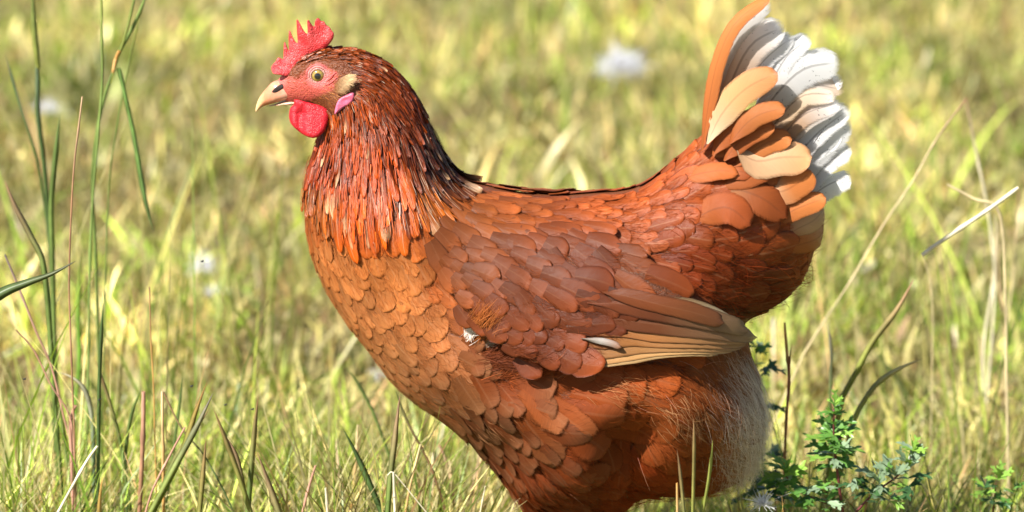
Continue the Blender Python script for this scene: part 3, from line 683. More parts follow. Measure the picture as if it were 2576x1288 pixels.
cov = [
 ([(300,760),(350,700),(410,660),(480,640)], 84, .003, orb, orb, org), ([(360,820),(420,770),(500,730),(580,720)], 90, .004, orb, orb, org), ([(430,880),(500,830),(590,790),(680,790)], 96, .004, orb, orb, org),
 ([(480,1000),(560,960),(640,930),(720,930)], 100, .005, orb, orb, org), ([(520,1110),(610,1080),(700,1060),(790,1050)], 100, .004, orb, orb, org), ([(480,660),(520,620),(570,600),(640,610)], 80, .003, orb, org, org), # coverts that lie over the rump, crop units: path, width, lift, colours
 ([(420,690),(480,640),(540,610),(600,600)], 80, .006, orb, org, org),
 ([(330,640),(380,610),(450,600),(530,620)], 76, .005, orb, org, org),
 ([(520,600),(570,620),(620,650),(650,700)], 70, .007, orb, orb, orb),
 ([(240,830),(370,790),(500,740),(630,770)], 112, .009, orb, org, org),
 ([(330,1000),(470,950),(600,880),(735,850)], 130, .014, orb, orb, br(186,94,40)),
 ([(140,960),(260,930),(380,915),(460,935)], 90, .009, orb, orb, orb),
 ([(330,940),(400,915),(460,915),(530,940)], 84, .007, orb, orb, br(150,72,34)),
 ([(360,1050),(460,1010),(580,1060),(690,1150)], 150, .010, br(190,130,80), br(160,84,40), br(160,80,38)),
 ([(200,1180),(320,1120),(420,1110),(510,1190)], 150, .011, orb, br(156,78,36), br(150,72,34)),
 ([(700,1260),(770,1200),(830,1160),(880,1100)], 90, .008, orb, tan, tan),
 ([(660,1320),(760,1290),(850,1250),(920,1180)], 96, .006, orb, org, tan),
]
for p, w, lf, a, b, c in cov:
    path_feather('tail_covert', tx(p), w * .4762 * 1.15, lf * .5, 'tailbrown', None, a, b, c, kind='round', camber=.0012, tilt=.0008)
# dark marks beside a white feather's shaft
o = []
mk_pts = [(893,715,16,-60),(884,728,14,-70),(878,736,18,-50),(899,706,12,-75),(906,698,16,-62),(870,748,12,-40),(916,684,8,-70),(928,668,10,-65),(888,744,10,10),(902,714,8,15),(864,757,8,-60),(895,730,9,-80)]
mv, mf = [], []
for (a, b, l, dg) in mk_pts:
    ca, sa = math.cos(math.radians(dg)), math.sin(math.radians(dg)); k = len(mv)
    for (s1, s2) in ((-.5, -.16), (.5, -.10), (.5, .10), (-.5, .16)):
        X, Yq = tx([(a + l * s1 * ca - l * s2 * sa, b + l * s1 * sa + l * s2 * ca)])[0]
        mv.append(U(X, Yq, -.0165)); 
    mf.append([k, k + 1, k + 2, k + 3])
dm, t_, _, L_ = newmat('dark_mark'); ob = N(t_, 'ShaderNodeOutputMaterial'); bb = N(t_, 'ShaderNodeBsdfPrincipled', i_Roughness=.7); bb.inputs['Base Color'].default_value = (.03, .03, .035, 1); L_.new(bb.outputs[0], ob.inputs[0])
part('dark_mark', np.array(mv), mf, dm, smooth=False)

# ------------------------------------------------------------------ fluff: strands of loose barbs
def strands(name, q, n, px, py, L, w, c0, c1, mat, curl=.35, lift0=.0005, spread=.25, seg=4, parent=None, mirror=False, side_curl=.25):
    m = len(q); d = DIRF(px, py); a = rng.normal(0, spread, m); ca, sa = np.cos(a), np.sin(a)
    d = np.stack([d[:, 0] * ca - d[:, 1] * sa, d[:, 0] * sa + d[:, 1] * ca], 1); d /= np.linalg.norm(d, axis=1, keepdims=True)
    T = d[:, :1] * CR - d[:, 1:] * CU; T = T - (T * n).sum(1, keepdims=True) * n; T /= np.linalg.norm(T, axis=1, keepdims=True) + 1e-9
    B = np.cross(n, T); s = np.linspace(0, 1, seg + 1)
    P0 = q + n * np.asarray(lift0).reshape(-1, 1)
    out_amt = np.clip(curl * (.4 + .6 * rng.random(m)), 0, 1); bc = rng.normal(0, side_curl, m)
    C = P0[:, None, :] + (T[:, None, :] * s[None, :, None] + n[:, None, :] * (out_amt[:, None] * (s[None, :] - .55 * s[None, :] ** 2))[..., None] + B[:, None, :] * (bc[:, None] * s[None, :] ** 2)[..., None]) * L[:, None, None]
    ww = (w if np.ndim(w) else np.full(m, w))[:, None] * (1 - s[None, :] ** 2 * .85) * .5
    tilt = rng.uniform(-.6, .6, m)[:, None, None]
    Bd = (B[:, None, :] * np.cos(tilt) + n[:, None, :] * np.sin(tilt))
    V = np.stack([C - Bd * ww[..., None], C + Bd * ww[..., None]], 2).reshape(-1, 3)
    k = seg + 1; base = (np.arange(m) * k * 2)[:, None, None]
    f = np.array([[2 * i, 2 * i + 1, 2 * i + 3, 2 * i + 2] for i in range(seg)])[None]
    F = (base + f).reshape(-1, 4)
    cc = (c0[:, None, :] * (1 - s[None, :, None]) + c1[:, None, :] * s[None, :, None]); cc = np.repeat(cc, 2, axis=1).reshape(-1, 3)
    if mirror:
        V = np.vstack([V, V * np.array([1, -1, 1])]); F = np.vstack([F, F + len(cc)]); cc = np.vstack([cc, cc])
    o = part(name, V, F, MAT[mat], parent, col=cc); o['kind'] = 'stuff'
    return o
# vent and thighs
q, n, px, py = sample_surface(240000, lambda a, b: (b > 800) & ((zone(a, b) == 5)) & (b < 1390))
wgt = np.clip((px - 1520) / 300, 0, .8) * np.clip((py - 860) / 60, .25, 1); wgt = np.maximum(wgt, np.clip((py - 1170) / 60, 0, 1)); wgt = np.maximum(wgt, .05)
k = rng.random(len(q)) < wgt * (.45 + .5 * (px > 1760)); q, n, px, py = q[k][:60000], n[k][:60000], px[k][:60000], py[k][:60000]; print('fluff', len(q))
c = pigment(px, py) * .92 * np.exp(rng.normal(0, .16, (len(q), 1)))
whit = np.clip((px - 1800 - rng.normal(0, 30, len(q))) / 60, 0, 1) * np.clip((py - 850) / 80, 0, 1)
c0 = c * 1.0; c1 = c * 1.15 * (1 - whit[:, None]) + whit[:, None] * np.array([.95, .88, .77])
strands('down_fluff', q, n, px, py, rng.uniform(.005, .012, len(q)) * (1 + 1.4 * whit), rng.uniform(.00014, .00034, len(q)), c0 * (1 - .6 * whit[:, None]) + .6 * whit[:, None] * np.array([.88, .78, .64]), c1, 'strand', curl=.28, lift0=rng.uniform(.0008, .0060, len(q)), spread=.28, mirror=False)
# pale wisps
k = rng.random(len(q)) < .004
strands('pale_wisps', q[k], n[k], px[k], py[k], rng.uniform(.014, .026, k.sum()), .00022, c[k] * 1.3 + .1, c[k] * .6 + np.array([.45, .3, .18]), 'strand', curl=.45, lift0=.005, spread=.35)
# rump underside fringe
q, n, px, py = sample_surface(60000, lambda a, b: ((a > 1650) & (b > 560) & (b < 840) & (zone(a, b) == 4)))
k = rng.random(len(q)) < .32 * np.clip((py - 600) / 150, .08, 1); q, n, px, py = q[k], n[k], px[k], py[k]
c = pigment(px, py) * np.exp(rng.normal(0, .22, (len(q), 1)))
strands('rump_fluff', q, n, px, py, rng.uniform(.010, .020, len(q)), .00035, c, c * 1.15, 'strand', curl=.25, lift0=rng.uniform(.001, .005, len(q)), spread=.3, mirror=True)
# mane streaks
q, n, px, py = sample_surface(150000, lambda a, b: inside(HACK, a, b))
k = rng.random(len(q)) < .20 + 2 * (py < 300) + .4 * (py < 380); q, n, px, py = q[k][:26000], n[k][:26000], px[k][:26000], py[k][:26000]; print('mane', len(q))
ls = SIZE(px, py)[:, 0] * MPP * .45
c = pigment(px, py) * np.array([1.2, 1.15, .5]) * np.exp(rng.normal(0, .36, (len(q), 1)))
pal = rng.random(len(q)) < .04 + .26 * ((py > 430) & (px > 940)); c1 = np.where(pal[:, None], np.array([.80, .60, .45]), c * np.array([1.3, 1.1, .9]))  # whitish strand tips at the neck base paint sun glints into the colour
strands('mane_streaks', q, n, px, py, ls, rng.uniform(.00022, .00055, len(q)), c, c1, 'gloss_strand', curl=.04, lift0=rng.uniform(.0025, .0048, len(q)) * np.clip(ls / .008, .3, 1), spread=.07, side_curl=.05, mirror=True)
# loose barbs that soften the edges of the body feathers
q, n, px, py = sample_surface(220000, lambda a, b: (b > 300) & (~inside(HACK, a, b)) & (b < 1380))
k = rng.random(len(q)) < .95 * np.where(inside(FLP, px, py), 0, 1); q, n, px, py = q[k][:38000], n[k][:38000], px[k][:38000], py[k][:38000]; print('barbs', len(q))
c = pigment(px, py) * np.where(inside(WING, px, py), .85, 1.0)[:, None] * np.exp(rng.normal(0, .22, (len(q), 1)))
strands('loose_barbs', q, n, px, py, rng.uniform(.003, .0075, len(q)), rng.uniform(.00012, .00026, len(q)), c, c * 1.2, 'strand', curl=.06, lift0=wing_lift(px, py) + rng.uniform(.0010, .0022, len(q)), spread=.35, seg=3)
# bristles of the face
q, n, px, py = sample_surface(120000, lambda a, b: ((a > 700) & (a < 905) & (b < 300) & (b > 118) & (np.hypot(a - 800, b - 191) > 27)))
fin = np.where(inside(FACE, px, py), segdist(FACE, px, py), 0); pr = np.clip(1 - fin / 26, .34, 1)
pr = np.where((px < 722) & (py > 180), .03, pr)
k = rng.random(len(q)) < pr; q, n, px, py = q[k], n[k], px[k], py[k]; print('bristles', len(q))
FC = Field([(750,170,130,66,30),(800,145,140,74,34),(860,150,120,60,28),(870,170,100,48,24),(830,225,190,130,80),(790,250,170,105,60),(760,235,190,110,70),(850,225,200,140,88),(880,205,225,190,145),(850,205,190,120,70),(820,262,150,90,50)], p=3, eps=8)
c = FC(px, py) / 255; c = np.where(c <= .04045, c / 12.92, ((c + .055) / 1.055) ** 2.4) * .9 * np.exp(rng.normal(0, .28, (len(q), 1)))
strands('face_bristles', q, n, px, py, rng.uniform(.0018, .0036, len(q)) * np.where(fin[k] > 3, .62, 1), .00026, c * 1.0, c * 1.5, 'strand', curl=.34, lift0=.0001, spread=.22, seg=3, mirror=True)
# ear tuft: a cream flap of short feathers over the ear
EAR = np.array([(842,212),(861,197),(878,191),(887,196),(879,209),(868,221),(858,232),(846,232)], float)
n_ear = 2600; X = rng.uniform(826, 880, n_ear); Yy = rng.uniform(188, 245, n_ear); k = inside(EAR, X, Yy); X, Yy = X[k], Yy[k]
q, n = surf_at(X, Yy)
t = np.clip((X - 840) / 45, 0, 1)[:, None]; c = (br(178,112,62,.7) * (1 - t) + br(240,212,165, .9) * t ** 1.3) * np.exp(rng.normal(0, .12, (len(X), 1)))
strands('ear_tuft', q, n, X, Yy, rng.uniform(.003, .0056, len(X)), .00032, c, c * 1.15, 'strand', curl=.3, lift0=.0015 + .0065 * t[:, 0], spread=.12, seg=3, mirror=True)

# ------------------------------------------------------------------ comb, wattles, earlobe, beak, eye
def plate(name, poly, Y, kfun, mat, grid=2.0, smoothn=6, yfun=None, parent=None, col=None, rings=(1.0, 2.6), maxd=None):
    """a fleshy closed shape: the outline at depth Y, swollen to both sides"""
    P = np.array(poly, float); B = P; nb = len(B)
    mn = B.min(0); mx = B.max(0)
    s = 1 if inside(B, *(B[0] + 1e-3)) else 1
    T = np.roll(B, -1, 0) - np.roll(B, 1, 0); Nn = np.stack([-T[:, 1], T[:, 0]], 1); Nn /= np.linalg.norm(Nn, axis=1, keepdims=True) + 1e-9
    test = inside(B, B[:, 0] + Nn[:, 0] * .4, B[:, 1] + Nn[:, 1] * .4); Nn *= 1 if test.mean() > .5 else -1
    ex = []
    for o_ in rings:
        Q = B + Nn * o_; ok = inside(B, Q[:, 0], Q[:, 1]) & (segdist(B, Q[:, 0], Q[:, 1]) > o_ * .85); ex += [tuple(x) for x in Q[ok]]
    X, Yq = np.meshgrid(np.arange(mn[0], mx[0], grid), np.arange(mn[1], mx[1], grid)); X, Yq = X.ravel() + .37, Yq.ravel() + .21
    ok = inside(B, X, Yq) & (segdist(B, X, Yq) > rings[-1] + grid * .6); ex += list(zip(X[ok], Yq[ok]))
    vs = [Vector((float(a), float(b))) for a, b in list(map(tuple, B)) + ex]
    r = delaunay_2d_cdt(vs, [(i, (i + 1) % nb) for i in range(nb)], [], 1, 1e-5)
    V2 = np.array([[v.x, v.y] for v in r[0]]); F = [list(f) for f in r[2]]
    d = segdist(B, V2[:, 0], V2[:, 1]); onb = d < 1e-3
    th = kfun(V2[:, 0], V2[:, 1], d) * MPP; th[onb] = 0
    yc = (np.full(len(V2), Y) if yfun is None else yfun(V2[:, 0], V2[:, 1]))
    C = U(V2[:, 0], V2[:, 1], yc); k = len(V2)
    f = C.copy(); f[:, 1] -= th; b = C.copy(); b[:, 1] += th
    bi = np.where(~onb)[0]; mp = np.arange(k); mp[bi] = k + np.arange(len(bi))
    V = np.vstack([f, b[bi]]); FF = F + [[mp[i] for i in q_][::-1] for q_ in F]
    return part(name, V, FF, MAT[mat] if isinstance(mat, str) else mat, parent, col=None if col is None else np.vstack([col(V2), col(V2)[bi]]))
h1 = lambda c: [(613.3 + a * .3704, b * .3704) for a, b in c]
combp = h1([(300,520),(255,510),(205,502),(190,480),(187,455),(205,428),(215,420),(232,392),(250,394),(268,400),(270,340),(273,292),(280,285),(287,300),(298,330),(306,340),(304,280),(306,215),(313,208),(322,225),(338,262),(352,285),(366,288),
 (362,230),(358,140),(366,134),(376,148),(400,195),(420,222),(433,226),(432,180),(430,143),(440,136),(450,148),(466,172),(480,178),(484,145),(500,123),(515,128),(525,142),(545,146),(562,170),(583,185),(596,205),(612,228),(608,260),(590,290),(568,314),
 (545,335),(520,345),(480,362),(440,385),(410,405),(390,425),(370,470),(345,500)])
combs = catmull(combp, 3)
ck = lambda x, y, d: np.sqrt(np.clip(1 - (1 - np.clip(d / 16, 0, 1)) ** 2, 0, 1)) * (4.5 + 7.5 * np.clip((y - (60 + (835 - x) * .62)) / 60, 0, 1)) * 1.0
def comb_y(x, y):                             # the blade waves a little from side to side
    hgt = np.clip((190 - y - (x - 690) * .45) / 80, 0, 1.5)
    return -.002 + .0022 * np.sin((x - 690) / 17.0) * np.clip(hgt, 0, 1) - .004 * np.clip((x - 790) / 50, 0, 1) * np.clip(hgt, 0, 1) - .006 * np.clip((y - 165) / 25, 0, 1) * np.clip((745 - x) / 40, 0, 1)
plate('comb', combs, 0, ck, 'comb', yfun=comb_y)
wat = catmull([(742,250),(739,262),(730,272),(727,290),(729,304),(734,314),(747,327),(765,340),(785,347),(800,344),(815,331),(824,311),(828,290),(824,276),(812,268),(795,262),(770,256)], 4)
def wat_y(s):
    return lambda x, y: s * (.0125 + .006 * np.clip((y - 262) / 85, 0, 1) - .010 * np.clip(((x - 757) / 30), -1, 0) * -1 * .5 - .0035 * np.exp(-((x - 757) / 12) ** 2) * np.clip((y - 262) / 20, 0, 1))
wk = lambda x, y, d: np.sqrt(np.clip(1 - (1 - np.clip(d / 14, 0, 1)) ** 2, 0, 1)) * (7 + 5 * np.clip((y - 262) / 80, 0, 1))
plate('wattle', wat, 0, wk, 'wattle', yfun=wat_y(-1)); plate('wattle', wat, 0, wk, 'wattle', yfun=wat_y(1))
ear = catmull([(842,287),(844,270),(852,251),(869,240),(888,233),(892,246),(882,261),(864,271),(853,281)], 5)
q_, n_ = surf_at([866], [262]); ey = q_[0][1] - .0022
ek = lambda x, y, d: np.sqrt(np.clip(1 - (1 - np.clip(d / 7, 0, 1)) ** 2, 0, 1)) * (6 - 3.0 * np.exp(-(((x - 866) / 12) ** 2 + ((y - 251) / 8) ** 2)))
for sgn in (1, -1): plate('earlobe', ear, 0, ek, 'earlobe', yfun=lambda x, y: sgn * (ey + 0 * x), grid=1.4, rings=(.7, 1.8))
# beak
mb, t_, _, L_ = newmat('beak_horn')
ob = N(t_, 'ShaderNodeOutputMaterial'); bb = N(t_, 'ShaderNodeBsdfPrincipled', i_Roughness=.33); L_.new(bb.outputs[0], ob.inputs[0])
ac = N(t_, 'ShaderNodeAttribute', attribute_name='col'); g_ = N(t_, 'ShaderNodeNewGeometry'); nz = N(t_, 'ShaderNodeTexNoise', i_Scale=260., i_Detail=4.); L_.new(g_.outputs['Position'], nz.inputs['Vector'])
L_.new(mixc(t_, 1.0, ac.outputs['Color'], M_(t_, 'ADD', .8, M_(t_, 'MULTIPLY', nz.outputs[0], .4)), 'MULTIPLY'), bb.inputs['Base Color']); bb.inputs['Subsurface Weight'].default_value = .2; bb.inputs['Subsurface Scale'].default_value = .002
bp_ = N(t_, 'ShaderNodeBump', i_Strength=.25, i_Distance=.0006); L_.new(nz.outputs[0], bp_.inputs['Height']); L_.new(bp_.outputs[0], bb.inputs['Normal'])
MAT['beak'] = mb
def beakcol(V2):
    t = np.clip((V2[:, 0] - 644) / 75, 0, 1)[:, None]; up = np.clip((262 - V2[:, 1]) / 50, 0, 1)[:, None]
    tipc = br(235,205,150); mid = br(214,140,100); base = br(222,165,140)
    c = np.where(t < .3, tipc * (1 - t / .3) + mid * (t / .3), mid * (1 - (t - .3) / .7) + base * ((t - .3) / .7))
    return c * (1 + .12 * up)
EMP = HEN
upper = catmull([(643.5,282),(644,268),(650,250),(660,234),(672,220),(685,207),(700,203),(722,206),(742,220),(757,236),(771,247),(760,249),(740,247),(722,250),(700,256),(680,262),(664,267),(653,274)], 4)
lower = catmull([(668,268),(690,262),(715,254),(740,249),(765,250),(755,257),(742,260),(728,262),(712,263),(695,265)], 4)
bk = lambda x, y, d: np.sqrt(np.clip(1 - (1 - np.clip(d / 20, 0, 1)) ** 2, 0, 1)) * np.interp(x, [643, 660, 690, 720, 770], [4, 13, 22, 27, 30])
plate('upper_beak', upper, 0, bk, 'beak', col=beakcol, grid=2.2)
bk2 = lambda x, y, d: np.sqrt(np.clip(1 - (1 - np.clip(d / 6, 0, 1)) ** 2, 0, 1)) * np.interp(x, [660, 690, 720, 770], [6, 15, 22, 28])
plate('lower_beak', lower, 0, bk2, 'beak', col=lambda V2: np.tile(br(220,175,145), (len(V2), 1)), grid=2.2)
# nostril: a near-black plate on the beak, its colour painting the shaded opening
def upper_y(x, y):
    d = segdist(upper, x, y); return -bk(x, y, d) * MPP
nos = catmull([(684,231),(692,221),(704,213),(714,210),(713,219),(703,228),(692,233)], 4)
nd_ = newmat('nostril_dark'); m_, t_, _, L_ = nd_; ob = N(t_, 'ShaderNodeOutputMaterial'); bb = N(t_, 'ShaderNodeBsdfPrincipled', i_Roughness=.8); bb.inputs['Base Color'].default_value = (.018, .008, .006, 1); L_.new(bb.outputs[0], ob.inputs[0])
plate('nostril', nos, 0, lambda x, y, d: np.clip(d / 2, 0, 1) * 1.0, m_, yfun=lambda x, y: np.minimum(upper_y(x, y), -.002) * 1.0 - .0002, grid=1.2, rings=(.6, 1.2))
# eye
q_, n_ = surf_at([800.5], [191]); ec = q_[0]; R_e = 21 * MPP
me_, t_, _, L_ = newmat('eye_iris')
ob = N(t_, 'ShaderNodeOutputMaterial'); bb = N(t_, 'ShaderNodeBsdfPrincipled', i_Roughness=.06); L_.new(bb.outputs[0], ob.inputs[0])
ac = N(t_, 'ShaderNodeAttribute', attribute_name='col'); L_.new(ac.outputs['Color'], bb.inputs['Base Color']); bb.inputs['Coat Weight'].default_value = 1.0; bb.inputs['Coat Roughness'].default_value = .02; bb.inputs['Specular IOR Level'].default_value = .8
for sgn in (1, -1):
    cen = ec.copy(); cen[1] *= sgn; ax = np.array([-.10, -1.0 * sgn, .02]); ax /= np.linalg.norm(ax)
    e1 = np.cross(ax, [0, 0, 1]); e1 /= np.linalg.norm(e1); e2 = np.cross(e1, ax)
    V, F, C = [], [], []; NT, NS = 22, 40
    cen = cen - ax * R_e * .62
    for i in range(NT + 1):
        th = i / NT * math.radians(100); rr = math.sin(th)
        for j in range(NS):
            a = j / NS * 2 * math.pi; V.append(cen + R_e * (ax * math.cos(th) + rr * (math.cos(a) * e1 + math.sin(a) * e2)))
            x_ = rr; rad = (.07 * math.sin(9 * a) + .05 * math.sin(23 * a + 1)) 
            if x_ < .36: c_ = np.array([.004, .004, .006])
            elif x_ < .41: c_ = np.array([.10, .06, .02])
            elif x_ < .70: c_ = np.array([.38, .25, .045]) * (1 + rad * 2) * (1 - .3 * (x_ - .37) / .33)
            elif x_ < .80: c_ = np.array([.16, .11, .05])
            else: c_ = np.array([.05, .03, .02])
            C.append(c_)
    for i in range(NT):
        for j in range(NS): F.append([i * NS + j, i * NS + (j + 1) % NS, (i + 1) * NS + (j + 1) % NS, (i + 1) * NS + j])
    EYE = part('eye', np.array(V), F, me_, col=np.array(C))
    # eyelid: two fleshy rings
    V, F, C = [], [], []; NA, NB = 48, 10
    cen2 = cen + ax * R_e * .60
    def ringv(R0, r0, sx, sy, lift, cc):
        k0 = len(V)
        for i in range(NA):
            a = i / NA * 2 * math.pi; c_ = cen2 + ax * lift + (e1 * math.cos(a) * sx + e2 * math.sin(a) * sy) * R0
            rd = (e1 * math.cos(a) * sx + e2 * math.sin(a) * sy); rd = rd / np.linalg.norm(rd); r1 = r0 * (1 + .12 * math.sin(5 * a + R0 * 9e3))
            for j in range(NB):
                b = j / NB * 2 * math.pi; V.append(c_ + (rd * math.cos(b) * 1.0 + ax * math.sin(b)) * r1); C.append(cc)
        for i in range(NA):
            for j in range(NB): F.append([k0 + i * NB + j, k0 + i * NB + (j + 1) % NB, k0 + ((i + 1) % NA) * NB + (j + 1) % NB, k0 + ((i + 1) % NA) * NB + j])
    ringv(18.3 * MPP, 2.4 * MPP, 1.0, .97, .0001, (.55, .30, .26))
    ringv(23.0 * MPP, 3.0 * MPP, 1.02, .98, -.0006, (.62, .26, .24))
    ringv(28.0 * MPP, 2.8 * MPP, 1.05, .96, -.0014, (.55, .14, .13))
    part('eyelid', np.array(V), F, MAT['body'], col=np.array(C))
# fold of red skin behind the eye
for pth, w_ in (([(822,205),(832,196),(838,188),(848,182)], 7), ([(818,214),(830,210),(842,200),(852,192)], 5)):
    path = catmull(pth, 6, closed=False); q_, n_ = surf_at(path[:, 0], path[:, 1]); V, F = [], []
    for i in range(len(path)):
        tt = q_[min(i + 1, len(path) - 1)] - q_[max(i - 1, 0)]; tt /= np.linalg.norm(tt); b_ = np.cross(n_[i], tt); r_ = w_ * .5 * MPP * math.sin(math.pi * (i + .6) / (len(path) + .2)) ** .6
        for j in range(8):
            a = j / 8 * 2 * math.pi; V.append(q_[i] + b_ * math.cos(a) * r_ + n_[i] * math.sin(a) * r_ * .8)
    for i in range(len(path) - 1):
        for j in range(8): F.append([i * 8 + j, i * 8 + (j + 1) % 8, (i + 1) * 8 + (j + 1) % 8, (i + 1) * 8 + j])
    part('skin_fold', np.array(V), F, MAT['body'], col=np.tile(np.array([[.62, .11, .10]]), (len(V), 1)))
# chin bristles under the beak
X = rng.uniform(700, 735, 60); q = U(X, rng.uniform(256, 262, 60), rng.uniform(-.004, .004, 60)); n = np.tile(np.array([[0, -.3, -1.0]]), (60, 1)); n /= np.linalg.norm(n, axis=1, keepdims=True)
strands('chin_bristles', q, n, X, X * 0 + 258, rng.uniform(.003, .0045, 60), .0002, np.tile(br(150,110,60), (60, 1)), np.tile(br(110,80,50), (60, 1)), 'strand', curl=1.2, spread=.4, lift0=.0)

# white and orange wisp at the fore edge of the wing
save = DIRF.V.copy()
for (nm, cx, cy, rx, ry, n_w, dx, dy, ln, colr, lf) in (('wing_wisp', 1205, 825, 34, 34, 1400, .62, -.80, .016, br(190,112,56), .006), ('white_tuft', 1184, 838, 11, 17, 500, .45, -.85, .011, br(250,240,230,.9), .0075), ('pale_tuft', 1222, 868, 22, 9, 120, .7, -.5, .010, br(200,180,160), .003),
        ('pale_tuft', 1225, 1076, 44, 26, 120, .85, .5, .013, br(205,145,100,.7), .004), ('pale_tuft', 1560, 978, 70, 40, 150, .9, .3, .013, br(205,140,90,.7), .005), ('pale_tuft', 1730, 1040, 70, 60, 220, .6, .7, .015, br(215,160,110,.7), .006), ('dark_tuft', 1275, 905, 60, 26, 1100, .8, -.1, .015, br(120,60,32), .007), ('thigh_wisp', 1330, 935, 80, 22, 500, .75, -.45, .018, br(170,88,44), .005)):
    X = cx + rx * rng.normal(0, .5, n_w); Yy = cy + ry * rng.normal(0, .5, n_w); q, n = surf_at(X, Yy)
    DIRF.V = np.tile(np.array([[dx, dy]]), (len(DIRF.V), 1)); c = np.tile(colr, (n_w, 1)) * np.exp(rng.normal(0, .2, (n_w, 1)))
    strands(nm, q, n, X, Yy, rng.uniform(.5, 1, n_w) * ln, rng.uniform(.00018, .00036, n_w), c, c * 1.1, 'strand', curl=.28, lift0=wing_lift(X, Yy) * .9 + rng.uniform(.001, 1, n_w) * lf, spread=.3)
DIRF.V = save

# far side of the bird: the same plumage mirrored
for i, (V, uv, cc, mt) in enumerate(MIR):
    m_n = len(V); o = part('far_side_plumage', V.reshape(-1, 3), bulkF(m_n)[:, ::-1], mt, col=cc.reshape(-1, 3), uv=uv.reshape(-1, 3)); o['kind'] = 'stuff'
Vs = np.vstack([a[0] for a in MIRP]); k = 0; Fs = []
for a in MIRP: Fs.append(a[1][:, ::-1] + k); k += len(a[0])
o = part('far_side_tail', Vs, np.vstack(Fs), MAT['white'], col=np.vstack([a[2] for a in MIRP]), uv=np.vstack([a[3] for a in MIRP])); o['kind'] = 'stuff'
# legs (shank, toes, claws) hidden in the grass below the picture
lm = skin_mat('leg_scales', (.62, .40, .12), (.50, .30, .10), scale=420, bump=.8, sss=.05)
def tube(P, R, ns=10, cap=True):
    P = np.array(P, float); V, F = [], []
    for i in range(len(P)):
        t = P[min(i + 1, len(P) - 1)] - P[max(i - 1, 0)]; t /= np.linalg.norm(t) + 1e-12; a = np.cross(t, [0, 1, .2]); a /= np.linalg.norm(a) + 1e-12; b = np.cross(t, a)
        for j in range(ns):
            g = j / ns * 2 * math.pi; V.append(P[i] + (a * math.cos(g) + b * math.sin(g)) * R[i])
    for i in range(len(P) - 1):
        for j in range(ns): F.append([i * ns + j, i * ns + (j + 1) % ns, (i + 1) * ns + (j + 1) % ns, (i + 1) * ns + j])
    if cap: F.append(list(range(ns))[::-1]); F.append([(len(P) - 1) * ns + j for j in range(ns)])
    return V, F
for sy in (-1, 1):
    hx = U(1440, 1380)[0] + (.0 if sy < 0 else .022); top = np.array([hx, sy * .035, .105]); ank = np.array([hx - .008, sy * .042, .014])
    V, F = tube([top + [0, 0, .02], top, (top + ank) / 2, ank], [.012, .009, .0065, .008])
    LG = part('leg', V, F, lm)
    for ang, ln in ((180, .055), (150, .048), (210, .048), (10, .026)):
        a = math.radians(ang); e = ank + np.array([math.cos(a) * ln, math.sin(a) * ln, -.009]); V, F = tube([ank + [0, 0, -.002], (ank + e) / 2 + [0, 0, .003], e], [.006, .005, .0035]); part('toe', V, F, lm, LG)
        e2 = e + (e - ank) * .18 + [0, 0, -.003]; V, F = tube([e, (e + e2) / 2 + [0, 0, .002], e2], [.003, .0022, .0004]); part('claw', V, F, lm, LG)

# ------------------------------------------------------------------ ground and turf
mg, t_, _, L_ = newmat('soil_and_thatch')
ob = N(t_, 'ShaderNodeOutputMaterial'); bb = N(t_, 'ShaderNodeBsdfPrincipled', i_Roughness=.9); L_.new(bb.outputs[0], ob.inputs[0])
g_ = N(t_, 'ShaderNodeNewGeometry'); n1 = N(t_, 'ShaderNodeTexNoise', i_Scale=9., i_Detail=6.); n2 = N(t_, 'ShaderNodeTexNoise', i_Scale=120., i_Detail=5.)
for x_ in (n1, n2): L_.new(g_.outputs['Position'], x_.inputs['Vector'])
cg = ramp(t_, n1.outputs[0], [(.3, (.10, .10, .03)), (.55, (.20, .16, .07)), (.75, (.12, .14, .035))])
L_.new(mixc(t_, 1.0, cg, M_(t_, 'ADD', .35, M_(t_, 'MULTIPLY', n2.outputs[0], 1.3)), 'MULTIPLY'), bb.inputs['Base Color'])
gx = np.concatenate([[-900, -200, -40, -8], np.linspace(-3, 3, 41), [8, 40, 200, 900]]); gy = np.concatenate([[-900, -200, -40, -8], np.linspace(-2, 5, 57), [12, 50, 200, 900]])
X, Y = np.meshgrid(gx, gy); near = (np.abs(X) < 3.1) & (Y > -2.1) & (Y < 5.1)
Z = np.where(near, rng.normal(0, .003, X.shape), 0); V = np.stack([X, Y, Z], -1).reshape(-1, 3); nxx = len(gx)
F = np.array([[i * nxx + j, i * nxx + j + 1, (i + 1) * nxx + j + 1, (i + 1) * nxx + j] for i in range(len(gy) - 1) for j in range(nxx - 1)], np.int32)
o = mesh('ground', V, F, mg); o['kind'] = 'structure'

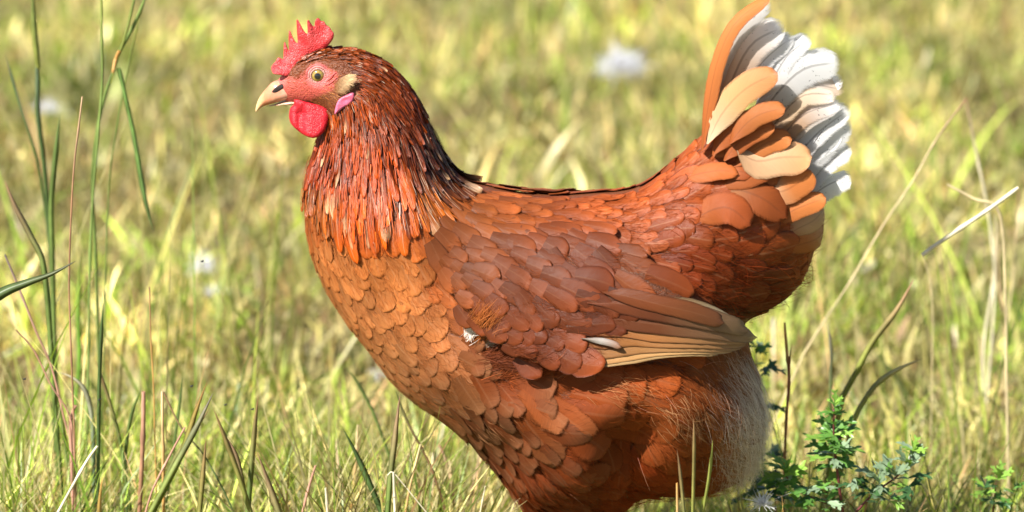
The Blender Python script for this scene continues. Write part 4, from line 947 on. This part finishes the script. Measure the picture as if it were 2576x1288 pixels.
def vnoise(x, y, s, seed):
    r = np.random.default_rng(seed); T = r.random((64, 64)); x = x / s + 1000; y = y / s + 1000; x0 = np.floor(x).astype(int); y0 = np.floor(y).astype(int); fx = x - x0; fy = y - y0
    fx = fx * fx * (3 - 2 * fx); fy = fy * fy * (3 - 2 * fy); g = lambda a, b: T[a % 64, b % 64]
    return (g(x0, y0) * (1 - fx) + g(x0 + 1, y0) * fx) * (1 - fy) + (g(x0, y0 + 1) * (1 - fx) + g(x0 + 1, y0 + 1) * fx) * fy
def blades(x, y, h, w, lean, az, bendk, c0, c1, z0=0.0, seg=4, orient=None):
    m = len(x); s = np.linspace(0, 1, seg + 1)
    th = lean[:, None] + bendk[:, None] * s[None, :]                  # angle from vertical
    ds = h[:, None] / seg
    hx = np.cumsum(np.sin(th) * ds, 1) - np.sin(th[:, :1]) * ds; hz = np.cumsum(np.cos(th) * ds, 1) - np.cos(th[:, :1]) * ds
    P = np.stack([x[:, None] + hx * np.cos(az)[:, None], y[:, None] + hx * np.sin(az)[:, None], np.maximum(z0 + hz, .001) + 0 * hx], -1)
    oa = rng.uniform(0, math.pi, m) if orient is None else orient
    wd = np.stack([np.cos(oa), np.sin(oa), 0 * oa], -1)[:, None, :]
    ww = (w[:, None] * .5 * (1 - s[None, :] ** 2.2) ** 1.0 * (.7 + .5 * np.sin(s * math.pi)[None, :]) + .00012)[..., None]
    V = np.stack([P - wd * ww, P + wd * ww], 2).reshape(-1, 3); k = (seg + 1) * 2
    f = np.array([[2 * i, 2 * i + 1, 2 * i + 3, 2 * i + 2] for i in range(seg)])[None]; F = ((np.arange(m) * k)[:, None, None] + f).reshape(-1, 4)
    cc = c0[:, None, :] * (1 - s[None, :, None]) + c1[:, None, :] * s[None, :, None]; cc = np.repeat(cc, 2, 1).reshape(-1, 3)
    return V, F, cc
PAL = np.array([[.30,.37,.09],[.22,.32,.065],[.42,.38,.18],[.52,.46,.29],[.40,.31,.18],[.13,.21,.045],[.36,.23,.16]]) 
def turf(name, m, x0, x1, y0, y1, hmin, hmax, wmin, wmax, dry, leanr, label, seed, bend=(.1, 1.2), z0=0.0):
    x = rng.uniform(x0, x1, m); y = rng.uniform(y0, y1, m)
    g = vnoise(x, y, .11, seed) * .6 + vnoise(x, y, .035, seed + 1) * .4
    keep = rng.random(m) < np.clip(2.2 * g - .35, 0, 1); x, y, g = x[keep], y[keep], g[keep]; m = len(x)
    greenness = np.clip((vnoise(x, y, .16, seed + 2) - .5) * 2.2 + .62 - dry + rng.normal(0, .25, m), 0, 1)
    pg = PAL[rng.choice([0, 1, 1, 5], m)]; pd = PAL[rng.choice([2, 3, 4, 0, 6, 2, 3], m)]
    isg = rng.random(m) < greenness; c = np.where(isg[:, None], pg, pd) * np.exp(rng.normal(0, .42, (m, 1))) * np.exp(1.1 * (vnoise(x, y, .07, 5) - .50) + .35 * (vnoise(x, y, .3, 9) - .5))[:, None]
    c1 = np.where((rng.random(m) < .25)[:, None], PAL[3] * 1.0, c * np.array([1.15, 1.1, .95]))
    h = rng.uniform(hmin, hmax, m) * (.3 + 1.4 * g); w = rng.uniform(wmin, wmax, m)
    V, F, cc = blades(x, y, h, w, np.abs(rng.normal(0, leanr, m)), rng.uniform(0, 2 * math.pi, m), rng.uniform(*bend, m), c * .85, c1, z0=z0)
    o = mesh(name, V, F, MAT['leaf'], col=cc * np.array([1.1, 1.1, .86])); tag(o, label, 'grass', kind='stuff'); return o
turf('grass', 120000, -1.15, 1.15, -.5, 2.9, .010, .045, .0018, .0046, .15, .60, 'short sunlit green and yellow grass covering the ground', 11)
turf('dry_grass', 80000, -1.15, 1.15, -.5, 2.9, .015, .055, .0014, .0044, .80, 1.25, 'matted dry straw lying between the green grass', 31, bend=(-.3, .6), z0=.006)
turf('straw_litter', 26000, -1.15, 1.15, -.5, 2.9, .008, .028, .003, .0075, 1.2, 1.4, 'flat dry bits of straw and leaf littering the turf', 37, bend=(-.1, .2), z0=.012)
turf('sparse_tall_grass', 1300, -1.15, 1.15, .1, 2.9, .06, .14, .002, .0045, .2, .35, 'scattered taller green blades rising out of the short grass', 43)
turf('near_grass', 17000, -.75, .75, .09, .50, .03, .095, .0009, .0026, .15, .45, 'thin green and dry blades standing close behind the hen at the bottom edge', 71)
turf('near_straw', 12000, -.75, .75, .09, .50, .03, .095, .0009, .0026, .50, 1.1, 'pale bent straw tangled in the grass close behind the hen', 83, bend=(-.2, .9))
turf('wispy_grass', 170, -.40, -.20, .06, .75, .12, .27, .0010, .0024, .1, .16, 'thin tall wispy grass growing among the stalks at the left', 91, bend=(.05, .5))
turf('wispy_grass', 80, .22, .42, .25, .9, .10, .24, .0010, .0022, .5, .20, 'thin wispy dry grass behind the leafy herb at the right', 97, bend=(.05, .5))
turf('front_grass', 1500, -.42, -.02, -.02, .10, .085, .140, .0009, .0026, .5, .28, 'sharp thin grass tips along the bottom edge left of the hen', 101, bend=(.1, .9))
turf('front_grass', 700, .16, .42, .03, .12, .085, .135, .0009, .0026, .4, .28, 'sharp thin grass tips along the bottom edge around the leafy herb', 103, bend=(.1, .9))
turf('field_grass', 40000, -3.0, 3.0, -2.0, 5.0, .03, .07, .004, .008, .4, .6, 'coarser grass further out in the field', 57)

# ------------------------------------------------------------------ single grass plants and stalks
GREEN = (.19,.27,.07); DGREEN = (.10,.16,.05); YG = (.32,.35,.08); STRAW = (.66,.54,.30); PALE = (.78,.70,.50); BROWN = (.34,.18,.10); PINK = (.52,.28,.20); ORANGE = (.60,.33,.10); BLUEG = (.20,.27,.17); PURP=(.24,.19,.19)
def blade_mesh(pts, Y, w, c_tip, c_base, kind):
    """pts run from the tip down; the blade goes on to the ground below the last one"""
    P = catmull(pts, 6, closed=False)
    Yv = G(*P[-1])[1] if Y == 'G' else Y
    Q = U(P[:, 0], P[:, 1], Yv)
    if Y != 'G' and Q[-1, 2] > .004 and pts[-1][1] > 645:
        d = Q[-1] - Q[max(-8, -len(Q))]; d = d / (np.linalg.norm(d) + 1e-9); d[2] = min(d[2], -.45); d[0] = np.clip(d[0], -.35, .35); st = Q[-1, 2] / -d[2]
        Q = np.vstack([Q, Q[-1] + d * st * .5, Q[-1] + d * st * 1.02])
    L = np.concatenate([[0], np.cumsum(np.linalg.norm(np.diff(Q, axis=0), axis=1))]); t = L / L[-1]
    seglen = (CPOS[1] - Yv) / CPOS[1]; ww = w * MPP * seglen * (.36 if Yv > .15 else .45)
    ph = random.uniform(0, 6); tc = np.clip(L / .07, 0, 1) ** .8
    Q[:, 1] += .012 * np.sin(t * 3 + ph) * t * (1 - t)
    V, F, C = [], [], []
    for i in range(len(Q)):
        tg = Q[min(i + 1, len(Q) - 1)] - Q[max(i - 1, 0)]; tg /= np.linalg.norm(tg) + 1e-9
        if kind == 'leaf':
            r = 1.25 * ww * min(1, L[i] / (ww * 18) + .04) * (1 - .3 * t[i]); a = ph + t[i] * 1.2
            s_ = np.cross(tg, [0, 1, 0]); s_ /= np.linalg.norm(s_) + 1e-9; o_ = np.cross(s_, tg)
            b = s_ * math.cos(.45 * math.sin(a)) + o_ * math.sin(.45 * math.sin(a)); nn = np.cross(b, tg)
            V += [Q[i] - b * r + nn * r * .35, Q[i] - nn * .0001, Q[i] + b * r + nn * r * .35, Q[i] + nn * .0003]
            k = 4
        else:
            r = ww * (1 + .0 * t[i]); r *= min(1, .8 + t[i] * 4)
            if (i * 7) % 23 == 3: r *= 1.35
            s_ = np.cross(tg, [0, 1, 0]); s_ /= np.linalg.norm(s_) + 1e-9; o_ = np.cross(s_, tg); k = 6
            V += [Q[i] + (s_ * math.cos(j * math.pi / 3) + o_ * math.sin(j * math.pi / 3)) * r for j in range(6)]
        m_ = 1 + .15 * math.sin(t[i] * 31 + ph); cc = (np.array(c_tip) * (1 - tc[i]) + np.array(c_base) * tc[i]) * m_; C += [cc] * k
    for i in range(len(Q) - 1):
        if kind == 'leaf': F += [[i * 4 + a, i * 4 + b, (i + 1) * 4 + b, (i + 1) * 4 + a] for a, b in ((0, 1), (1, 2), (2, 3), (3, 0))]
        else: F += [[i * 6 + j, i * 6 + (j + 1) % 6, (i + 1) * 6 + (j + 1) % 6, (i + 1) * 6 + j] for j in range(6)]
    return np.array(V), F, np.array(C)
def plant(name, label, items, cat='grass', group=None):
    V0 = [blade_mesh(p, Y, w, ct, cb, k) for (p, Y, w, ct, cb, k) in items]
    base = V0[0][0][-1].copy(); base[2] = 0
    if len(items) == 1:
        o = mesh(name, V0[0][0] - base, V0[0][1], MAT['leaf' if items[0][5] == 'leaf' else 'straw'], col=V0[0][2]); o.location = base
    else:
        o = empty(name, base)
        for (V, F, C), it in zip(V0, items): mesh('blade' if it[5] == 'leaf' else 'stalk', V - base, F, MAT['leaf' if it[5] == 'leaf' else 'straw'], o, col=C)
    return tag(o, label, cat, group)
LF, ST = 'leaf', 'stalk'
gp = 'tall grass plants around the hen'
plant('grass_stalk', 'thick dark green budding grass stalk reaching the top edge, furthest left of the tall ones', [([(80,-60),(86,60),(95,160),(97,170)], .28, 20, DGREEN, YG, LF), ([(88,120),(95,200),(96,290),(112,430),(126,600),(132,760),(136,1000)], .28, 15, BLUEG, DGREEN, LF), ([(14,140),(50,262),(93,400),(114,530),(126,660),(136,900)], .30, 9, BLUEG, DGREEN, LF)], group=gp)
plant('grass_plant', 'green blade with a pointed upright tip beside the budding stalk', [([(151,286),(137,420),(129,520),(132,660),(140,1000)], .20, 16, DGREEN, GREEN, LF), ([(190,1010),(200,900),(196,780),(203,650),(204,640)][::-1], .3, 16, YG, (.22,.42,.06), LF)], group=gp)
plant('dry_stalk', 'thin reddish brown dry stalk standing upright among the left green blades', [([(207,243),(199,310),(186,420),(178,560),(174,720),(180,900),(188,1100),(190,1290)], .02, 5, (.6,.4,.25), BROWN, ST)], cat='dry stalk', group=gp)
plant('grass_plant', 'tall forked green grass with an orange joint and a long drooping leaf', [([(378,-40),(352,30),(326,85),(300,132),(288,172),(262,250),(243,340),(232,470),(240,640),(248,900)], .20, 11, GREEN, GREEN, LF), ([(345,-40),(328,40),(312,100),(294,152),(280,210)], .20, 9, GREEN, YG, LF), ([(386,584),(368,520),(353,450),(335,345),(314,245),(298,172)], .20, 19, DGREEN, (.20,.34,.09), LF), ([(352,40),(322,170),(294,320),(276,450),(268,640),(262,900)], .22, 5, YG, GREEN, LF), ([(300,128),(290,152),(284,182)], .19, 11, ORANGE, ORANGE, ST)], group=gp)
plant('grass_stalk', 'pale yellow stalk crossing the top edge left of the forked grass', [([(254,-60),(256,90),(257,200),(247,330),(236,460),(226,640),(222,900)], .16, 9, YG, GREEN, ST)], group=gp)
plant('tall_grass', 'short green blade rising at the left border below the forked grass', [([(12,455),(40,522),(76,592),(106,655),(120,760),(130,900)], .10, 14, PINK, GREEN, LF)], group=gp)
plant('tall_grass', 'broad dark green leaf entering from the left border with a reddish tip', [([(190,657),(130,688),(62,712),(0,738),(-90,800)], -.05, 27, (.12,.12,.06), DGREEN, LF)], group=gp)
plant('tall_grass', 'dark green narrow blade with a straight tip, left of the leaf fan', [([(260,765),(254,860),(249,1000),(246,1290)], .02, 10, DGREEN, DGREEN, LF)], group=gp)
plant('dry_stalk', 'slender orange brown stalk standing between the leaf fan and the drooping leaf', [([(376,722),(379,850),(386,980),(388,1060)], .05, 4, BROWN, ORANGE, ST)], cat='dry stalk', group=gp)
plant('grass_plant', 'fan of green blades with red tips leaning right at the lower left', [([(520,963),(492,1035),(452,1150),(392,1270)], -.02, 15, (.45,.22,.08), (.22,.30,.06), LF), ([(536,988),(496,1070),(432,1190),(380,1290)], -.03, 15, PURP, (.3,.36,.10), LF), ([(527,1028),(486,1088),(436,1160),(388,1280)], -.01, 12, BROWN, GREEN, LF), ([(465,1075),(420,1160),(385,1230),(366,1290)], -.02, 6, PINK, PINK, ST)], group=gp)
plant('dry_stalk', 'two thick straw stalks, a brown and an orange one, left of the leaf fan', [([(361,985),(360,1080),(355,1200),(350,1290)], 0, 13, PINK, BROWN, ST), ([(408,984),(409,1100),(411,1290)], -.01, 9, STRAW, ORANGE, ST), ([(411,986),(458,1078),(512,1142),(566,1240)], -.01, 5, BROWN, DGREEN, ST)], cat='dry stalk', group=gp)
plant('grass_plant', 'green blade pair spreading in a V, right of the leaf fan', [([(650,994),(642,1075),(633,1180),(624,1290)], -.02, 14, BROWN, GREEN, LF), ([(537,1028),(562,1092),(598,1190),(630,1290)], -.03, 13, BROWN, YG, LF), ([(560,1088),(592,1140),(610,1210),(622,1290)], -.02, 10, PINK, GREEN, LF)], group=gp)
plant('tall_grass', 'broad green blade curving down at the bottom edge, right of the V of blades', [([(647,1138),(672,1205),(706,1300)], -.04, 17, PINK, GREEN, LF)], group=gp)
plant('dry_stalk', 'bare whitish straw slanting up from the bottom left edge', [([(245,1122),(212,1170),(145,1290)], -.04, 8, PALE, PALE, ST)], cat='dry stalk', group=gp)
plant('tall_grass', 'blurred yellow-green blade at the bottom edge beside the whitish straw', [([(258,1200),(252,1250),(250,1300)], -.22, 22, ORANGE, YG, LF)], group=gp)
plant('tall_grass', 'yellow-green blade with a brown tip at the bottom, between the two dry stalks', [([(519,1098),(510,1190),(500,1300)], -.05, 14, BROWN, YG, LF)], group=gp)
plant('dry_stalk', 'bent brown stalk with a side twig over pinkish stems at the far left', [([(40,830),(85,880),(128,965),(176,1045),(188,1150),(192,1290)], .03, 5, BROWN, PINK, ST), ([(190,1020),(178,1060),(180,1160),(184,1290)], .03, 10, PINK, PINK, ST), ([(12,640),(50,730),(90,830),(130,920),(160,1040)], .06, 6, PURP, PINK, ST)], cat='dry stalk', group=gp)
plant('grass_plant', 'tall arching green blades behind the pinkish stems at the left', [([(120,745),(128,850),(140,960),(160,1100)], .12, 8, DGREEN, GREEN, LF), ([(140,935),(180,950),(214,985),(232,1060),(236,1200)], .10, 12, PALE, BLUEG, LF), ([(356,975),(330,1050),(316,1150),(320,1290)], .08, 9, GREEN, DGREEN, LF), ([(460,945),(448,1040),(436,1130)], .08, 8, DGREEN, GREEN, LF), ([(240,905),(275,1010),(300,1100),(316,1200)], .08, 9, BROWN, GREEN, LF)], group=gp)
plant('tall_grass', 'green blade leaning left with a dark tip below the hen\'s breast', [([(863,1078),(893,1136),(920,1194),(962,1292)], -.01, 15, DGREEN, (.12,.2,.06), LF)], group=gp)
plant('tall_grass', 'upright green blade with a pink tip standing left of the cut yellow stalk', [([(1006,994),(999,1050),(992,1108),(981,1198),(974,1292)], -.03, 16, PINK, GREEN, LF)], group=gp)
plant('dry_stalk', 'split pale straw stub standing against the pink-tipped blade', [([(990,1188),(992,1240),(994,1292)], -.04, 8, PALE, PALE, ST), ([(975,1196),(983,1188),(991,1190)], -.04, 4, PALE, PALE, ST)], cat='dry stalk', group=gp)
plant('dry_stalk', 'cut yellow stalk leaning right with a brown joint below the breast', [([(1058,1118),(1044,1172),(1031,1225),(1019,1292)], -.01, 7, STRAW, ORANGE, ST)], cat='dry stalk', group=gp)
plant('tall_grass', 'long thin dark blade arching down to the right below the breast', [([(993,978),(1022,1055),(1057,1120),(1088,1184),(1122,1292)], .04, 7, DGREEN, BROWN, LF)], group=gp)
plant('tall_grass', 'soft green blade arching behind the pink-tipped blade', [([(872,925),(900,965),(931,1022),(953,1075),(980,1150)], .16, 10, GREEN, GREEN, LF)], group=gp)
plant('dry_stalk', 'short pinkish stub leaning right between the V of blades and the dark-tipped blade', [([(794,1171),(776,1228),(760,1292)], -.02, 7, PINK, PINK, ST)], cat='dry stalk', group=gp)
plant('dry_stalk', 'stout broken stub with a twig at the bottom edge left of the dark-tipped blade', [([(819,1227),(822,1260),(824,1292)], -.04, 8, PALE, PINK, ST)], cat='dry stalk', group=gp)
plant('dry_stalk', 'straw stalk standing just behind the dark-tipped blade', [([(900,1069),(895,1165),(884,1275)], .10, 8, STRAW, ORANGE, ST), ([(848,1104),(851,1160),(870,1290)], .16, 12, STRAW, PINK, ST)], cat='dry stalk', group=gp)
plant('dry_stalk', 'thin pale stub standing close to the hen\'s front leg feathers', [([(1221,1223),(1215,1255),(1208,1292)], -.02, 5, PALE, STRAW, ST)], cat='dry stalk', group=gp)
plant('dry_stalk', 'group of four straw stalks behind the legs, left of the hen', [([(1206,1100),(1200,1180),(1170,1290)], .18, 8, STRAW, PINK, ST), ([(1088,1140),(1090,1200),(1086,1290)], .16, 10, PALE, ORANGE, ST), ([(1105,1120),(1125,1170),(1150,1290)], .14, 7, PINK, STRAW, ST), ([(1130,1155),(1138,1220),(1142,1290)], .10, 7, STRAW, ORANGE, ST)], cat='dry stalk', group=gp)
plant('grass_plant', 'three thin blades standing in front of the hen\'s rear belly feathers', [([(1745,1052),(1747,1132),(1744,1292)], -.17, 9, BROWN, YG, LF), ([(1703,1131),(1711,1188),(1721,1292)], -.17, 8, BROWN, GREEN, LF), ([(1793,1107),(1786,1188),(1769,1292)], -.16, 8, YG, YG, LF), ([(1703,1215),(1704,1292)], -.16, 7, ORANGE, STRAW, ST)], group=gp)
plant('dry_stalk', 'bright broken straw slanting up to the right border', [([(2562,472),(2440,558),(2320,642)], .12, 12, PALE, PALE, ST), ([(2320,642),(2338,700),(2346,790),(2344,900)], .30, 4, STRAW, STRAW, ST)], cat='dry stalk', group=gp)
plant('dry_stalk', 'paler blurred straw crossing behind the bright broken straw', [([(2382,464),(2450,500),(2515,538),(2530,760),(2532,900)], .24, 10, STRAW, STRAW, ST)], cat='dry stalk', group=gp)
plant('dry_stalk', 'tall bundle of brown stalks turning straw yellow near the right border', [([(2430,246),(2458,394),(2482,510),(2494,600),(2503,704),(2494,860),(2482,1010),(2480,1150)], 'G', 8, BROWN, PALE, ST), ([(2505,540),(2500,700),(2476,850),(2474,1000),(2482,1130)], 'G', 10, STRAW, PALE, ST), ([(2562,478),(2548,690),(2524,900),(2528,1130)], 'G', 6, BROWN, STRAW, ST), ([(2515,560),(2512,700),(2530,880),(2522,1120)], 'G', 6, STRAW, PINK, ST)], cat='dry stalk', group=gp)
plant('dry_stalk', 'very long slanting straw stalk running down to the left, right of the tail', [([(2430,250),(2358,347),(2296,456),(2234,547),(2186,625),(2139,706),(2067,815),(2020,890)], .30, 7, BROWN, STRAW, ST)], cat='dry stalk', group=gp)
plant('tall_grass', 'curved tan leaf bending right above the leafy herb', [([(2326,901),(2261,927),(2200,970),(2150,1050),(2130,1130)], .10, 13, STRAW, YG, LF)], group=gp)
plant('tall_grass', 'violet grey blade slanting up right behind the leafy herb', [([(2300,700),(2256,779),(2196,859),(2151,944),(2118,1010),(2105,1090)], .14, 15, PINK, YG, LF)], group=gp)
plant('tall_grass', 'green blade slanting down right behind the leafy herb', [([(2190,870),(2256,954),(2301,1039),(2346,1096)], 'G', 11, DGREEN, GREEN, LF), ([(2310,930),(2330,1000),(2345,1094)], 'G', 9, GREEN, GREEN, LF)], group=gp)
plant('dry_stalk', 'orange brown jointed stalk standing upright just behind the hen\'s white belly fluff', [([(1974,812),(1980,894),(1986,964),(1979,1044),(1974,1180),(1972,1290)], .08, 8, ORANGE, BROWN, ST), ([(1993,866),(1986,900),(1985,930)], .08, 6, (.4,.1,.07), BROWN, LF)], cat='dry stalk', group=gp)
plant('dry_stalk', 'wide pale blurred stalk left of the jointed one', [([(1946,800),(1946,900),(1944,1060)], 'G', 14, PALE, STRAW, ST)], cat='dry stalk', group=gp)
plant('tall_grass', 'grey green blade with a dark tip above the leafy herb', [([(2083,812),(2091,884),(2090,950),(2088,1040)], .2, 10, PURP, GREEN, LF)], group=gp)
plant('tall_grass', 'bright yellow-green upright blade right of the leafy herb', [([(2366,905),(2372,960),(2374,1080)], 'G', 16, YG, (.3,.45,.06), LF)], group=gp)

# ------------------------------------------------------------------ leafy herbs
def leaf_mesh(base, d, up, L, lobes=3, wd=.34, fold=.25, curl=.3):
    """a lobed leaf: pointed lobes on a midrib"""
    d = d / np.linalg.norm(d); s_ = np.cross(d, up); s_ /= np.linalg.norm(s_) + 1e-9; nn = np.cross(s_, d)
    V, F = [], []
    def lobe(p0, ang, l, w, z):
        ca, sa = math.cos(ang), math.sin(ang); dd = d * ca + s_ * sa; ss = -d * sa + s_ * ca; k = len(V); prof = [(0, .25), (.3, .75), (.55, 1), (.8, .62), (1, .02)]
        for t, wv in prof:
            c = p0 + dd * t * l + nn * (z - curl * t * t * l * .35)
            V.extend([c - ss * w * wv * .5 + nn * fold * w * wv * .5, c, c + ss * w * wv * .5 + nn * fold * w * wv * .5])
        for i in range(4):
            for j in range(2): F.append([k + i * 3 + j, k + i * 3 + j + 1, k + (i + 1) * 3 + j + 1, k + (i + 1) * 3 + j])
    lobe(base, 0, L, L * wd, 0)
    for i in range(lobes):
        t = .28 + .45 * i / max(1, lobes - 1) if lobes > 1 else .4; p = base + d * t * L - nn * curl * t * t * L * .35
        for sg in (-1, 1): lobe(p, sg * random.uniform(.5, .75), L * (.48 - .12 * i / max(1, lobes)), L * wd * .55, -.0001 - .0001 * i)
    return V, F
def herb(label, Y, stems, clusters, group=None):
    b0 = U(*stems[0][0][-1], Y); b0[2] = 0; H_ = empty('leafy_herb', b0); tag(H_, label, 'plant', group)
    for pts, w, c in stems:
        P = catmull(pts, 6, closed=False); Q = U(P[:, 0], P[:, 1], Y + np.linspace(0, .004, len(P))); 
        if pts[-1][1] >= 1285: Q = np.vstack([Q, [[Q[-1, 0], Q[-1, 1], 0]]])
        V, F = tube(Q, np.interp(np.linspace(0, 1, len(Q)), [0, 1], [w * .25, w * .55]) * MPP, ns=7); mesh('stem', np.array(V) - b0, F, MAT['herb'], H_, col=np.tile(np.array(c), (len(V), 1)))
    for (x, y, n_, L, tone, sp0, sp1, yo) in clusters:
        for i in range(n_):
            t = (i + .5) / n_; a = i * 2.4 + random.uniform(-.3, .3); el = random.uniform(sp0, sp1)
            d = np.array([math.cos(a) * math.cos(el), math.sin(a) * math.cos(el), math.sin(el)]); o_ = np.array([0, yo, (random.random() - .5) * L * .8 * MPP * .8])
            lL = L * 1.2 * MPP * random.uniform(.7, 1.15); V, F = leaf_mesh(U(x, y, Y) + o_, d, np.array([0, -.35, 1.]) + np.random.default_rng(i).normal(0, .25, 3), lL, lobes=random.choice([1, 2, 2]), wd=random.uniform(.28, .40), curl=random.uniform(-.2, .9))
            base = {0: (.11,.25,.045), 1: (.22,.38,.06), 2: (.05,.12,.04), 3: (.26,.36,.22)}[tone if random.random() > .3 else random.choice([0, 1, 3])]
            cc = np.array(base) * random.uniform(.8, 1.2); mesh('leaf', np.array(V) - b0, F, MAT['herb'], H_, col=np.tile(cc, (len(V), 1)))
    return H_
RS = (.16,.04,.04)
herb('leafy green herb with a dark red stem and side shoots, right of the hen', -.01,
 [([(2098,1030),(2098,1110),(2108,1200),(2120,1290)], 9, RS), ([(1975,1195),(2010,1235),(2070,1262),(2118,1275)], 7, RS), ([(2290,1150),(2260,1195),(2200,1240),(2150,1292)], 7, RS), ([(2098,1120),(2120,1095)], 5, RS)],
 [(2100,1018,7,30,1,.5,1.5,0), (2098,1048,7,34,0,.2,1.2,0), (2100,1085,10,52,0,.0,.9,0), (2098,1118,10,56,0,-.1,.7,-.004), (2096,1140,6,50,3,-.2,.6,0), (2102,1168,8,52,0,-.3,.5,.004), (2080,1215,5,48,1,-.2,.6,0), (2150,1215,5,46,2,-.5,.3,0),
  (1975,1185,14,48,1,-.1,1.2,-.004), (1965,1215,10,44,0,-.3,.6,0), (2030,1232,8,46,0,-.3,.7,0), (2080,1268,6,44,0,-.2,.6,0), (2000,1268,7,44,0,-.2,.8,0), (1930,1250,6,50,2,-.2,.6,.01),
  (2296,1142,8,36,1,.3,1.4,0), (2285,1170,9,46,3,.0,1.0,0), (2250,1200,8,46,3,.1,1.0,0), (2212,1215,8,52,3,.2,1.2,0), (2190,1245,7,46,2,.0,.8,0), (2285,1215,5,50,2,-.2,.4,0), (2240,1250,7,44,0,-.2,.6,0)])
herb('small dark green leafy seedling at the lower right corner', .03,
 [([(2505,1215),(2502,1250),(2498,1292)], 6, (.2,.1,.05))],
 [(2512,1205,7,34,1,.3,1.2,0), (2478,1235,8,38,2,.0,.8,0), (2500,1262,8,36,2,-.1,.8,0), (2550,1235,5,34,0,-.1,.6,0)])
herb('dark leafy shoots half hidden behind the hen\'s white belly fluff', .13,
 [([(1900,880),(1905,960),(1915,1100),(1920,1290)], 5, RS)],
 [(1902,880,6,36,0,-.2,.9,0), (1925,925,4,40,2,-.1,.5,0), (1925,1020,5,44,2,-.1,.5,0), (1930,1150,6,44,2,-.1,.6,0), (1905,1200,8,50,2,-.2,.7,0), (1880,1240,8,46,2,-.2,.7,0)])

# ------------------------------------------------------------------ shed down feathers on the ground
mw, t_, _, L_ = newmat('white_down'); ob = N(t_, 'ShaderNodeOutputMaterial'); bb = N(t_, 'ShaderNodeBsdfPrincipled', i_Roughness=.6); bb.inputs['Base Color'].default_value = (.82, .82, .84, 1)
tr = N(t_, 'ShaderNodeBsdfTranslucent'); tr.inputs[0].default_value = (.85, .85, .88, 1); mx = N(t_, 'ShaderNodeMixShader', i_0=.35); L_.new(bb.outputs[0], mx.inputs[1]); L_.new(tr.outputs[0], mx.inputs[2]); L_.new(mx.outputs[0], ob.inputs[0])
def down(label, c, size, n_=260, sx=1.0):
    d = rng.normal(0, 1, (n_, 3)); d /= np.linalg.norm(d, axis=1, keepdims=True); d[:, 2] = np.abs(d[:, 2]) * .9 - .15; d[:, 0] *= sx
    ll = size * rng.uniform(.5, 1, n_); s_ = np.linspace(0, 1, 5); bend_ = rng.normal(0, .35, (n_, 3)); C = d[:, None] * s_[None, :, None] * ll[:, None, None] + bend_[:, None] * (s_ ** 2)[None, :, None] * ll[:, None, None]
    w_ = np.cross(d, rng.normal(0, 1, (n_, 3))); w_ /= np.linalg.norm(w_, axis=1, keepdims=True); ww = size * .035 * (1 - .7 * s_)[None, :, None]
    V = np.stack([C - w_[:, None] * ww, C + w_[:, None] * ww], 2).reshape(-1, 3); f = np.array([[2 * i, 2 * i + 1, 2 * i + 3, 2 * i + 2] for i in range(4)])[None]; F = ((np.arange(n_) * 10)[:, None, None] + f).reshape(-1, 4)
    o = mesh('down_feather', V, F, mw); o.location = c; return tag(o, label, 'feather', 'white down feathers shed in the grass')
down('white down feather caught in the herb beside the hen\'s belly', U(1918, 1268, -.03), .010)
down('large white down feather lying in the blurred grass between head and tail', G(1565, 172, .055), .024, 1100)
down('faint white feather in the blurred grass behind the left tall stalks', G(117, 275, .05), .014)
down('long bluish white feather left of the hen\'s breast', G(512, 672, .045), .015); down('small grey white tuft below the long bluish feather', G(545, 735, .03), .010)
down('small grey white feather half hidden under the hen\'s breast', G(955, 950, .02), .010)

# ------------------------------------------------------------------ small flies over the grass
mfly, t_, _, L_ = newmat('fly_black'); ob = N(t_, 'ShaderNodeOutputMaterial'); bb = N(t_, 'ShaderNodeBsdfPrincipled', i_Roughness=.4); bb.inputs['Base Color'].default_value = (.012, .012, .015, 1); L_.new(bb.outputs[0], ob.inputs[0])
for (x, y, lb) in ((509,658,'tiny black fly hovering beside the long bluish feather'), (62,954,'tiny black fly near the left border'), (482,972,'tiny black fly just left of the tips of the leaf fan'), (250,1006,'tiny black fly over the dark narrow blade'), (567,1019,'tiny black fly just right of the leaf fan tips'), (635,1030,'tiny black fly beside the tip of the right blade of the V')):
    o_ = empty('fly', U(x, y, -.03)); tag(o_, lb, 'fly', 'small flies over the grass')
    V, F = tube([[-.0011, 0, 0], [-.0007, 0, .0001], [0, 0, .0002], [.0006, 0, .0001], [.0009, 0, 0]], [.0002, .0005, .0006, .0005, .0002], ns=7); mesh('fly_body', V, F, mfly, o_)
    for sg in (-1, 1): mesh('wing', [[0, 0, .0005], [.0012, sg * .0004, .0009], [.0014, sg * .0010, .0009], [.0006, sg * .0011, .0008]], [[0, 1, 2, 3]], mfly, o_)
